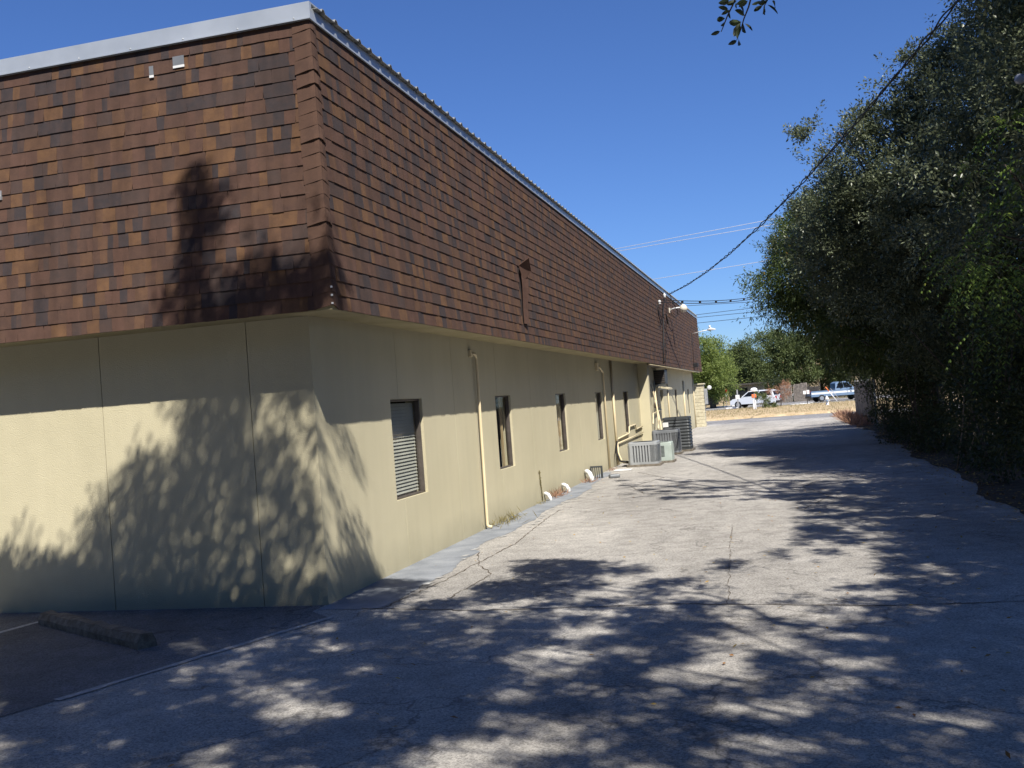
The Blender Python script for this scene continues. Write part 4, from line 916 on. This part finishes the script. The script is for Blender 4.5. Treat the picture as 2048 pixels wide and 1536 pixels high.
# distant low building and roof
db = empty('distant_house', (14.5, 150, 0)); tag(db, 'distant house with grey roof just showing over the trees', 'house')
q = MB(); q.box(-10, 10, 0, 8, 0, 6.4); q.build('wall', M['brick'], db)
q = MB(); q.add([(-10.6, -.6, 6.4), (10.6, -.6, 6.4), (10.6, 8.6, 6.4), (-10.6, 8.6, 6.4), (-6, 4, 9.3), (6, 4, 9.3)], [(0, 1, 5, 4), (1, 2, 5), (2, 3, 4, 5), (3, 0, 4), (3, 2, 1, 0)]); q.build('roof', M['roofgrey'], db)
for k in range(4):
    q = MB(); q.box(-8+4.6*k, -6.4+4.6*k, -.03, .02, 1.5, 3); q.build('window', M['carglass'], db)
lb_ = empty('low_building', (-3, 112, 0)); tag(lb_, 'low tan stone building under the far trees', 'building')
q = MB(); q.box(-14, 5.5, 0, 7, 0, 2.3); q.build('wall', M['brick'], lb_); q = MB(); q.box(-14.3, 5.8, -.5, 7.3, 2.31, 2.5); q.build('roof', M['darkwood'], lb_)
for k in range(5):
    q = MB(); q.box(-12+3.4*k, -9.9+3.4*k, -.03, .02, .3, 2.0); q.build('window', M['carglass'], lb_)
# right side fence beyond the trees
fr = empty('board_fence', (8.15, 34, 0)); tag(fr, 'weathered grey board fence along the right of the alley', 'fence')
bm_ = MB(); bm_.box(0, .018, 0, .135, .03, 1.8); bme = bm_.mesh('board', M['wood'])
for k in range(74):
    o = bpy.data.objects.new('board', bme); link(o, fr); o.location = (rng.normal()*.006, k*.15, rng.normal()*.02); o.scale = (1, 1, 1+.02*rng.normal())
for k in range(6):
    q = MB(); q.box(.03, .12, k*2.2-.05, k*2.2+.05, 0, 1.9); q.build('post', M['galv'], fr)
for z in (.4, 1.5):
    q = MB(); q.box(.02, .06, 0, 11, z, z+.09); q.build('rail', M['wood'], fr)
# ------------------------------------------------------------------ trees on the right
tree('live_oak', (10.2, 17.5, 0), [((9.6, 16.5, 6.8), (2.9, 3.6, 2.6)), ((7.6, 17.2, 6.9), (1.5, 2.2, 1.4)), ((9.6, 15.0, 8.5), (1.3, 1.8, 1.2)), ((7.1, 18.0, 5.2), (1.8, 2.4, 1.6)), ((10.8, 12.5, 8.6), (1.9, 2.6, 2.6)), ((10, 17, 4.5), (3, 4, 2.4)), ((10.9, 13.2, 10.8), (1.5, 2.0, 1.4)),
     ((6.45, 16.3, 7.95), (.9, 1.2, .3)), ((10.25, 13.8, 9.8), (1.2, 1.6, 1.1)), ((6.35, 17.6, 6.2), (1.0, 1.4, .7)), ((7.6, 15.6, 8.35), (.5, .8, .2)), ((8.5, 14.9, 9.1), (.5, .8, .2))],
     10500, 34, .5, .12, .08, M['oakleaf'], 'tall grey green live oak leaning over the alley under the twisted cable', trunk_r=.28, fork=2.4)
tree('live_oak', (11.6, 9.0, 0), [((11.3, 8.5, 8.6), (2.4, 3.5, 3.2)), ((9.8, 10.5, 5.6), (2.2, 3.0, 2.6)), ((10.6, 6.0, 5.4), (2.2, 2.6, 2.6)), ((10.0, 9.5, 10.0), (1.3, 2.0, 1.5))],
     6000, 34, .55, .14, .085, M['oakleaf'], 'dark live oak at the right edge above the bright green leaves', trunk_r=.26)
tree('pecan_tree', (8.9, 23.5, 0), [((6.6, 23.0, 5.6), (2.2, 2.4, 1.9)), ((5.6, 22.6, 5.0), (1.5, 1.8, 1.3)), ((7.6, 22.5, 3.6), (1.9, 2.4, 1.4)), ((8.6, 24.5, 6.3), (2.4, 3, 2.4)), ((5.9, 20.4, 4.1), (.8, 1.0, .5))],
     5400, 30, .55, .15, .12, M['pecanleaf'], 'dark pecan tree with drooping leaves hanging over the far alley', trunk_r=.22, fork=2.4, droop=.5, aspect=.26)
tree('pecan_tree', (8.7, 20.5, 0), [((6.35, 19.3, 3.15), (1.1, 1.3, .55)), ((7.5, 19.8, 3.5), (1.2, 1.5, 1.0))],
     210, 26, .5, .16, .14, M['pecanleaf'], 'low sunlit pecan branch with yellowing drooping leaves above the far cars', trunk_r=.09, fork=1.8, droop=.9, aspect=.24)
tree('elm_tree', (10.0, 29.5, 0), [((8.9, 29.5, 4.6), (2.2, 3.6, 2.6)), ((9.4, 34.5, 4.4), (1.9, 3.2, 2.2)), ((8.5, 31.5, 3.2), (1.4, 3.0, 1.2)), ((10.5, 26, 6), (2.4, 3, 3))],
     3600, 30, .6, .2, .08, M['oakleaf'], 'dark leafy elm over the grey board fence', trunk_r=.2)
# compound-leaved tree at the right edge
def compound(name, base, ells, nleaf, mat, label, leaflet=.065, rach=.32, keep=None):
    o = empty(name, base); b = np.array(base, float); t = MB(); t.tube([(0, 0, -.05), (.03, .02, 1.5), (-.1, .05, 3)], [.08, .065, .05], 8); t.build('trunk', M['bark'], o, True)
    P, D, N_, TT = [], [], [], []
    for (c, r) in ells:
        lb = MB(); pth = limb_path((-.1, .05, 3) if c[2] > 3 else (.03, .02, 1.5), np.array(c)-b, 6); lb.tube(pth, list(np.linspace(.04, .012, 6)), 6); lb.build('limb', M['bark'], o, True)
        k = int(nleaf/len(ells)); u = unit(k); pc_ = np.array(c)+unit(5)*np.array(r)*.8; st_ = pc_[rng.integers(5, size=k)]+u*(.2*rng.random(k)**.4)[:, None]
        d = u+unit(k)*.7+[-.2, -.3, .0]; d /= np.linalg.norm(d, axis=1)[:, None]
        for s0, dd in zip(st_, d):
            tt = rng.random()*.7
            for j in range(7):
                s_ = (j+1)/7*rach; pos = s0+dd*s_+np.array([0, 0, -.9*s_*s_/rach]); td = dd+np.array([0, 0, -1.8*s_/rach]); td /= np.linalg.norm(td)
                sd = np.cross(td, [0, 0, 1.]); sd /= np.linalg.norm(sd)+1e-6
                for sg in (-1, 1):
                    P.append(pos); D.append(sd*sg+td*.5+np.array([0, 0, -.55])); N_.append(np.array([0, 0, 1.])+rng.normal(size=3)*.25); TT.append(tt+rng.random()*.3)
    P, D, N_, TT = map(np.array, (P, D, N_, TT)); leaves('crown', P-b, D, N_, leaflet*(.8+.4*rng.random(len(P))), leaflet*.36, TT, mat, o)
    tag(o, label, 'tree'); return o
e1 = hit(2000, 470, 1, 3.2); e2 = hit(2010, 330, 1, 3.4); e3 = hit(1965, 530, 1, 4.0); e4 = hit(2030, 620, 1, 2.6)
compound('chinaberry_tree', (8.3, 4.5, 0), [(tuple(e1), (.42, 1.1, .55)), (tuple(e2), (.34, 1.0, .5)), (tuple(e3), (.45, 1.2, .5)), (tuple(e4), (.40, 1.0, .6)), ((7.8, 4.4, 2.4), (.6, 1.2, .9)), ((8.1, 6.2, 3.6), (.6, 1.2, 1.0))], 250, M['limeleaf'], 'bright green chinaberry with feathery leaves at the right edge')
# dark undergrowth tangle along the right
ells = []
for y in np.arange(2.0, 33, 1.3):
    ells.append(((8.7+.25*math.sin(y*1.7)+(.35 if y > 28 else 0), y, 1.3+.3*math.sin(y*2.3)), (.95, 1.1, 1.5))); ells.append(((9.6, y+.5, 3.2), (1.1, 1.3, 1.6)))
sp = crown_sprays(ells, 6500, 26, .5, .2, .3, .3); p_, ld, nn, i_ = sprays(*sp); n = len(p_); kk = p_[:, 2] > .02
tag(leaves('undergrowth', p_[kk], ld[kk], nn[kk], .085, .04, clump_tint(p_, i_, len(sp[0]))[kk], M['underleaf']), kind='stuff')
q = MB()
for k in range(60):
    y = rng.uniform(3, 32); x = rng.uniform(8.0, 9.6); q.tube([(x, y, 0), (x+rng.normal()*.2, y+rng.normal()*.2, 1.2), (x+rng.normal()*.5, y+rng.normal()*.5, 2.8)], [.022, .018, .01], 5)
tag(q.build('undergrowth_stems', M['bark']), kind='stuff')
for px0, py0, px1, py1, lb in ((1915, 945, 1930, 760, 'thin pale sapling stem rising in the dark undergrowth'), (1940, 900, 1958, 830, 'shorter thin sapling stem leaning in the dark undergrowth')):
    a = hit(px0, py0, 0, 7.85); b_ = hit(px1, py1, 0, 7.85); a[2] = max(0, a[2]); q = MB(); q.tube([(0, 0, -.0), (b_-a)*.5+[.03, 0, 0], b_-a], [.016, .013, .01], 6); tag(q.build('sapling_stem', M['wood'], loc=tuple(a), smooth=True), lb, 'sapling')
# weeds at the alley's right far edge
P = []; n = 1500; P = np.c_[rng.uniform(7.3, 8.1, n), rng.uniform(34, 50, n), np.zeros(n)]
tag(leaves('edge_weeds', P, unit(n)*.9+[0, 0, .9], unit(n), .25+.3*rng.random(n), .03, rng.random(n), M['redweed']), kind='stuff')
n = 1400; P = np.c_[7.7+rng.normal(size=n)*.25, rng.uniform(-2, 34, n), np.full(n, .012)]
tag(leaves('leaf_litter', P, unit(n)*[1, 1, .15], unit(n)*.3+[0, 0, 1], .06, .035, rng.random(n), M['dryleaf']), kind='stuff')
n = 320; P = np.c_[7.4-7.3*rng.random(n)**1.6, rng.uniform(-5.5, 12, n), np.full(n, .012)]
tag(leaves('fallen_leaves', P, unit(n)*[1, 1, .3], unit(n)*.4+[0, 0, 1], .035+.03*rng.random(n), .022, rng.random(n), M['dryleaf']), kind='stuff')
gp = hit(2040, 158, 1, 2.2); q = MB(); q.lathe([(.01, -.012), (.035, -.01), (.058, .0), (.05, .022), (.025, .04), (.01, .045)], (0, 0, 0), 16); q.v = [(x, z, y) for x, y, z in q.v]
e_ = q.build('lamp_globe', M['galv'], smooth=True, loc=tuple(gp)); tag(e_, 'small pale glass globe hanging among the leaves at the upper right edge', 'lamp')
# ------------------------------------------------------------------ far trees
def far(px, py, y, rx, ry, extra, name, mat, label, cnt, leaf=.16, base=None):
    c = hit(px, py, 1, y); dist = proj(c)[2]; k = dist/FPX
    ells = [((c[0], y, c[2]), (rx*k, rx*k, ry*k))]
    for (ax, ay, bx, by) in extra:
        c2 = hit(ax, ay, 1, y-.3*rx*k); ells.append((tuple(c2), (bx*k, bx*k, by*k)))
    return tree(name, (c[0], y, 0), ells, cnt, 24, 1.0, .38, leaf, mat, label, group='trees beyond the street', trunk_r=.3, fork=1.6, shell=.5)
far(1530, 722, 125, 72, 50, [(1480, 740, 42, 34), (1590, 725, 46, 42), (1525, 760, 60, 24), (1570, 695, 40, 26)], 'oak_tree', M['farleaf'], 'broad dark green oak behind the parked cars', 2600, .26)
far(1420, 735, 104, 36, 46, [(1445, 758, 30, 24), (1400, 700, 26, 26), (1385, 750, 40, 30)], 'ash_tree', M['farlight'], 'lighter yellow green tree just past the far roof corner', 1500, .22)
far(1640, 735, 128, 60, 46, [(1690, 720, 60, 50)], 'oak_tree', M['farleaf'], 'dark green tree behind the pickup truck', 1500, .26)
tree('hedge', (-2, 109, 0), [((-9+2.4*k, 109, 1.1), (1.7, 1.2, 1.5)) for k in range(7)], 900, 20, .5, .25, .12, M['underleaf'], 'dark hedge in front of the low tan building', 'hedge', trunk_r=.05, fork=.5)
b_ = hit(1527, 815, 2, .1); tree('bush', (b_[0], b_[1]-4, .1), [((b_[0], b_[1]-4, .75), (.75, .6, .6)), ((b_[0]+.5, b_[1]-4, .45), (.5, .5, .4))], 110, 24, .3, .12, .1, M['farleaf'], 'round dark green bush in front of the white crossover', 'bush', trunk_r=.04, fork=.3)
b_ = hit(1562, 812, 2, .1); tree('shrub', (b_[0], b_[1], .1), [((b_[0], b_[1], 1.6), (.95, .8, .6)), ((b_[0]-.3, b_[1], 1.2), (.6, .6, .4))], 130, 22, .45, .12, .08, M['redweed'], 'thin brown shrub in front of the grey fence', 'shrub', trunk_r=.04, fork=.5)
# far band of woods on the horizon
ells = [((x, 190+8*math.sin(x), 2.6), (7, 6, 3.4+.9*math.sin(x*1.7))) for x in np.arange(-60, 95, 9)]
sp = crown_sprays(ells, 2600, 16, 1.6, .8, .1, .4); p_, ld, nn, i_ = sprays(*sp); n = len(p_)
tag(leaves('distant_woods', p_, ld, nn, .6, .35, clump_tint(p_, i_, len(sp[0])), M['farleaf']), kind='stuff')
# ------------------------------------------------------------------ overhead tree behind and above the camera
def inframe(P):
    x, y, z = proj(P); return z > 0 and -60 < x < 2110 and -60 < y < 1600
GMAP = [  # rows of 40 px from y=920, columns of 40 px from x=0: how much of the pavement is shaded (0-9)
"                                                   .",
" 920|0000000000000000000000000000000000000000000122222222",
" 960|0000000000000000000000000000000122222234555566666666",
"1000|0000000000000000000000000000000000000000345677888888",
"1040|0000000000000000000000000000000000000000654468999999",
"1080|0000000000000000000000000000000000000011223358999999",
"1120|0000000000000000000000000077772110233000001233458899",
"1160|0000000000000000056650017885332222210000123444568999",
"1200|9999999999999999996754422255433343441111223366889999",
"1240|9999999999999776799988866777544667664443445669999999",
"1280|9999999955865565688867788533556667553335577549999999",
"1320|9999999984855766955899999333557653333367744466888999",
"1360|9999978888855733399999974445555555524444446688889999",
"1400|9996699988888733339699994337777677642222445555777777",
"1440|9999978999999466999888886644777666774466666666666677",
"1480|6655558887788554993322552111444444433355557777777777",
"1520|6677666665533333985211111114444455544455557777777777"]
WMAP = [
" 320|000000000100000000",
" 360|000000000310000000",
" 400|000000001630000010",
" 440|000000000640000240",
" 480|000000000652025770",
" 520|000000000764689980",
" 560|000000000888999990",
" 600|000000004999999900",
" 800|000000003999656600",
" 840|000000026999865500",
" 880|000000025999998775",
" 920|000000688999877850",
" 960|000003899999767620",
"1000|000047899988746510",
"1040|300068999887836432",
"1080|541289898886835555",
"1120|7753898888978656774",
"1160|6665899989989878996"]
ot_ = empty('overhead_oak', (10.2, -9.5, 0))
SPp, SPd, SPt = [], [], []
leafA = .075*.036*.5*.62
from mathutils import noise as mnoise
def emit(surfP, area_perp, cov, tlo, thi, wall=False):
    """shoots whose shade covers a patch of ground or wall; part shade comes in clumps with open gaps between"""
    clump = cov < .9
    lai = (9.0 if cov >= .9 else 6.0) if not wall else (4.6 if cov >= .9 else 3.8)
    nl = lai*area_perp/leafA; k = nl/14; k = int(k)+(rng.random() < k-int(k)); thr = (cov-.5)*.72+.01 if cov < .8 else .24
    for _ in range(k):
        q0 = surfP()
        if clump:
            v = mnoise.noise(Vector(q0)*(2.5 if not wall else 1.9)+Vector((3.3, 7.7, 1.1)))*.55+mnoise.noise(Vector(q0)*6.5)*.5
            if v > thr+rng.normal()*.03: continue
        for tr in range(12):
            t = rng.uniform(tlo, thi)+tr*.8; Q = q0+S*t
            if not inframe(Q): break
        else: continue
        SPp.append(Q)
for row in GMAP[1:]:
    y0 = int(row[:4]); cells = row[5:]
    for ci, ch in enumerate(cells):
        if ch in '0 ': continue
        
        c0, c1, c2 = hit(ci*40, y0+40, 2, 0), hit(ci*40+40, y0+40, 2, 0), hit(ci*40, y0, 2, 0)
        if y0 == 1200:
            if ci < 17: c2 = hit(ci*40, 1212, 2, 0)
        ar = np.linalg.norm(np.cross(c1-c0, c2-c0))*S[2]
        tl, th = (8.5, 12.5) if y0 > 1230 else (7.5, 9.5)
        emit(lambda: c0+(c1-c0)*rng.random()+(c2-c0)*rng.random(), ar, {9: .97, 8: .86}.get(int(ch), int(ch)/10.), tl, th)
for row in WMAP:
    y0 = int(row[:4]); cells = row[5:]
    for ci, ch in enumerate(cells):
        if ch in '0 ': continue
        ax, val = (1, -OV) if y0 < 640 else ((1, 0) if ci*40 < 650 else (0, 0)); nrm = abs(S[ax])
        c0, c1, c2 = hit(ci*40, y0+40, ax, val), hit(ci*40+40, y0+40, ax, val), hit(ci*40, y0, ax, val)
        ar = np.linalg.norm(np.cross(c1-c0, c2-c0))*nrm
        emit(lambda: c0+(c1-c0)*rng.random()+(c2-c0)*rng.random(), ar, {9: .96, 8: .84}.get(int(ch), int(ch)/10.), 8.0, 10.5, True)
SPp = np.array(SPp); k = len(SPp)
ang = rng.random(k)*6.28; dirs = np.c_[np.cos(ang), np.sin(ang), rng.normal(size=k)*.3]; dirs /= np.linalg.norm(dirs, axis=1)[:, None]
p_, ld, nn, i_ = sprays(SPp-dirs*.15, dirs, np.full(k, .32), 14, .07, .1); n = len(p_)
ob = np.array([10.2, -9.5, 0])
leaves('crown', p_-ob, ld, nn, .075*(.8+.4*rng.random(n)), .036*(.8+.4*rng.random(n)), clump_tint(p_, i_, k), M['overleaf'], ot_)
q = MB(); q.tube([(0, 0, -.05), (.05, .1, 1.6), (-.2, .2, 3.4), (-.6, .4, 4.8)], [.34, .27, .23, .2], 12); q.build('trunk', M['bark'], ot_, True)
# limbs reach toward groups of shoots
cent = SPp[rng.choice(k, 20, replace=False)]
for it in range(6):
    dd_ = ((SPp[:, None]-cent[None])**2).sum(2).argmin(1); cent = np.array([SPp[dd_ == j].mean(0) if (dd_ == j).any() else cent[j] for j in range(20)])
fork = np.array([-.6, .4, 4.8])
for j, c in enumerate(cent):
    mb = MB(); pth = limb_path(fork, c-ob, 9, .06); mb.tube(pth, list(np.linspace(.026, .004, 9)), 6)
    idx = np.where(dd_ == j)[0]
    near = [s_ for s_ in idx if np.linalg.norm(SPp[s_]-c) < 1.0]
    for s_ in near[:9]:
        a = pth[rng.integers(7, 9)]; p2 = limb_path(a, SPp[s_]-ob, 4, .2); mb.tube(p2, [.007, .006, .004, .003], 4)
    mb.build('limb', M['bark'], ot_, True)
def shadow_limb(px, r0, r1, ts):
    P = [hit(x, y, 2, 0)+S*t for (x, y), t in zip(px, ts)]; mb = MB()
    Q = []
    for a, b_ in zip(P[:-1], P[1:]):
        for t in np.linspace(0, 1, 5)[:-1]: Q.append(a+(b_-a)*t+rng.normal(size=3)*.012)
    Q.append(P[-1]); mb.tube([q_-ob for q_ in Q], list(np.linspace(r0, r1, len(Q))), 7); mb.build('limb', M['bark'], ot_, True)
shadow_limb([(1960, 1290), (1830, 1275), (1700, 1262), (1560, 1245), (1440, 1195), (1300, 1172)], .06, .015, [9.5]*6)
shadow_limb([(1500, 1290), (1380, 1310), (1260, 1345), (1180, 1390), (1060, 1425), (920, 1410)], .02, .05, [10]*6)
shadow_limb([(2040, 1500), (1900, 1450), (1740, 1462), (1560, 1455), (1400, 1480)], .07, .02, [10]*5)
shadow_limb([(1010, 1130), (1090, 1150), (1200, 1170), (1330, 1185)], .008, .014, [9]*4)
shadow_limb([(1960, 1040), (1800, 1018), (1650, 992), (1540, 985), (1430, 974), (1310, 958)], .09, .03, [14]*6)
shadow_limb([(1430, 974), (1370, 985), (1300, 988), (1240, 975)], .03, .01, [15]*4)
shadow_limb([(1540, 985), (1400, 960), (1300, 952), (1180, 962)], .03, .008, [15]*4)
# unseen trees added behind the viewer to shut out sky light
for bx, by, hh in ((-9, -20, 7.5), (0, -23, 8.0), (9, -21, 7.0), (16, -9, 7.5), (-17, -12, 7.0), (17, -18, 7.0), (-21, -3, 6.5)):
    tree('live_oak', (bx, by, 0), [((bx, by, hh), (5.4, 4.6, hh*.8)), ((bx+3, by+1, hh*.7), (3.4, 3.4, hh*.6)), ((bx-3, by, hh*.7), (3.4, 3.4, hh*.6))], 2300, 16, .9, .35, .3, M['oakleaf'],
         'unseen live oak added to block sky light among the trees behind the viewer', group='trees behind the viewer')
# the leafy tip that hangs into the top of the view
def leafm():
    q = MB(); o_ = [(0, 0), (.25, .16), (.55, .21), (.85, .12), (1, 0), (.85, -.12), (.55, -.21), (.25, -.16)]
    q.add([(x, y, .04*math.sin(x*3)+abs(y)*.35) for x, y in o_]+[(.4, 0, .02), (.7, 0, .03)], [(0, 1, 8), (1, 2, 8), (2, 9, 8), (2, 3, 9), (3, 4, 9), (4, 5, 9), (5, 6, 9), (6, 8, 9), (6, 7, 8), (7, 0, 8)])
    me = q.mesh('leaf', M['overleaf']); return me
lme = leafm(); YT = -4.6
def twig(pts, lv, tops):
    q = MB(); P = [hit(x, y, 1, YT+.06*i) for i, (x, y) in enumerate(pts)]; q.tube([p-ob for p in P], list(np.linspace(.0045, .002, len(P))), 6); tw = q.build('hanging_twig', M['twig'], ot_, True)
    for (x0, y0, x1, y1) in lv:
        a = hit(x0, y0, 1, YT+.1*rng.random()); b_ = hit(x1, y1, 1, YT+.1*rng.random()); d = Vector(b_-a); L = d.length
        o = bpy.data.objects.new('leaf', lme); link(o, tw); zq = d.to_track_quat('X', 'Z'); o.rotation_mode = 'QUATERNION'
        from mathutils import Quaternion
        o.rotation_quaternion = Quaternion(d.normalized(), rng.uniform(.9, 1.9)) @ zq; o.location = Vector(a-ob); o.scale = (L, L*.95, L)
tw_s = 320/2048.
def Z(*a): return tuple((1380+v*tw_s) if i % 2 == 0 else v*tw_s for i, v in enumerate(a))
twig([Z(600, -60), Z(540, 80), Z(480, 200), Z(430, 330), Z(400, 405)], [Z(490, 120, 360, 90), Z(510, 130, 400, 190), Z(500, 150, 520, 240), Z(450, 235, 345, 255), Z(450, 285, 390, 325), Z(385, 400, 265, 445), Z(600, 10, 470, 60), Z(590, 30, 600, 110), Z(500, 10, 360, 40)], 0)
twig([Z(790, -60), Z(750, 90), Z(690, 240), Z(650, 380), Z(600, 510)], [Z(700, 200, 570, 130), Z(660, 280, 500, 290), Z(650, 290, 560, 470), Z(680, 300, 720, 420), Z(700, 300, 800, 400), Z(600, 520, 485, 570), Z(625, 500, 655, 570), Z(690, 170, 620, 60), Z(740, 10, 620, 90), Z(650, 330, 600, 490), Z(720, 0, 590, 60)], 0)
twig([Z(1010, -60), Z(975, 30), Z(945, 90)], [Z(930, 70, 815, 145), Z(945, 80, 930, 185), Z(960, 80, 965, 190), Z(990, 60, 1125, 185), Z(1050, 10, 1085, 100), Z(960, 20, 870, 50), Z(900, 10, 790, 60), Z(1000, 5, 920, 40)], 0)
tag(ot_, 'oak overhanging the viewer with leafy twig tips hanging into the top of the sky', 'tree')
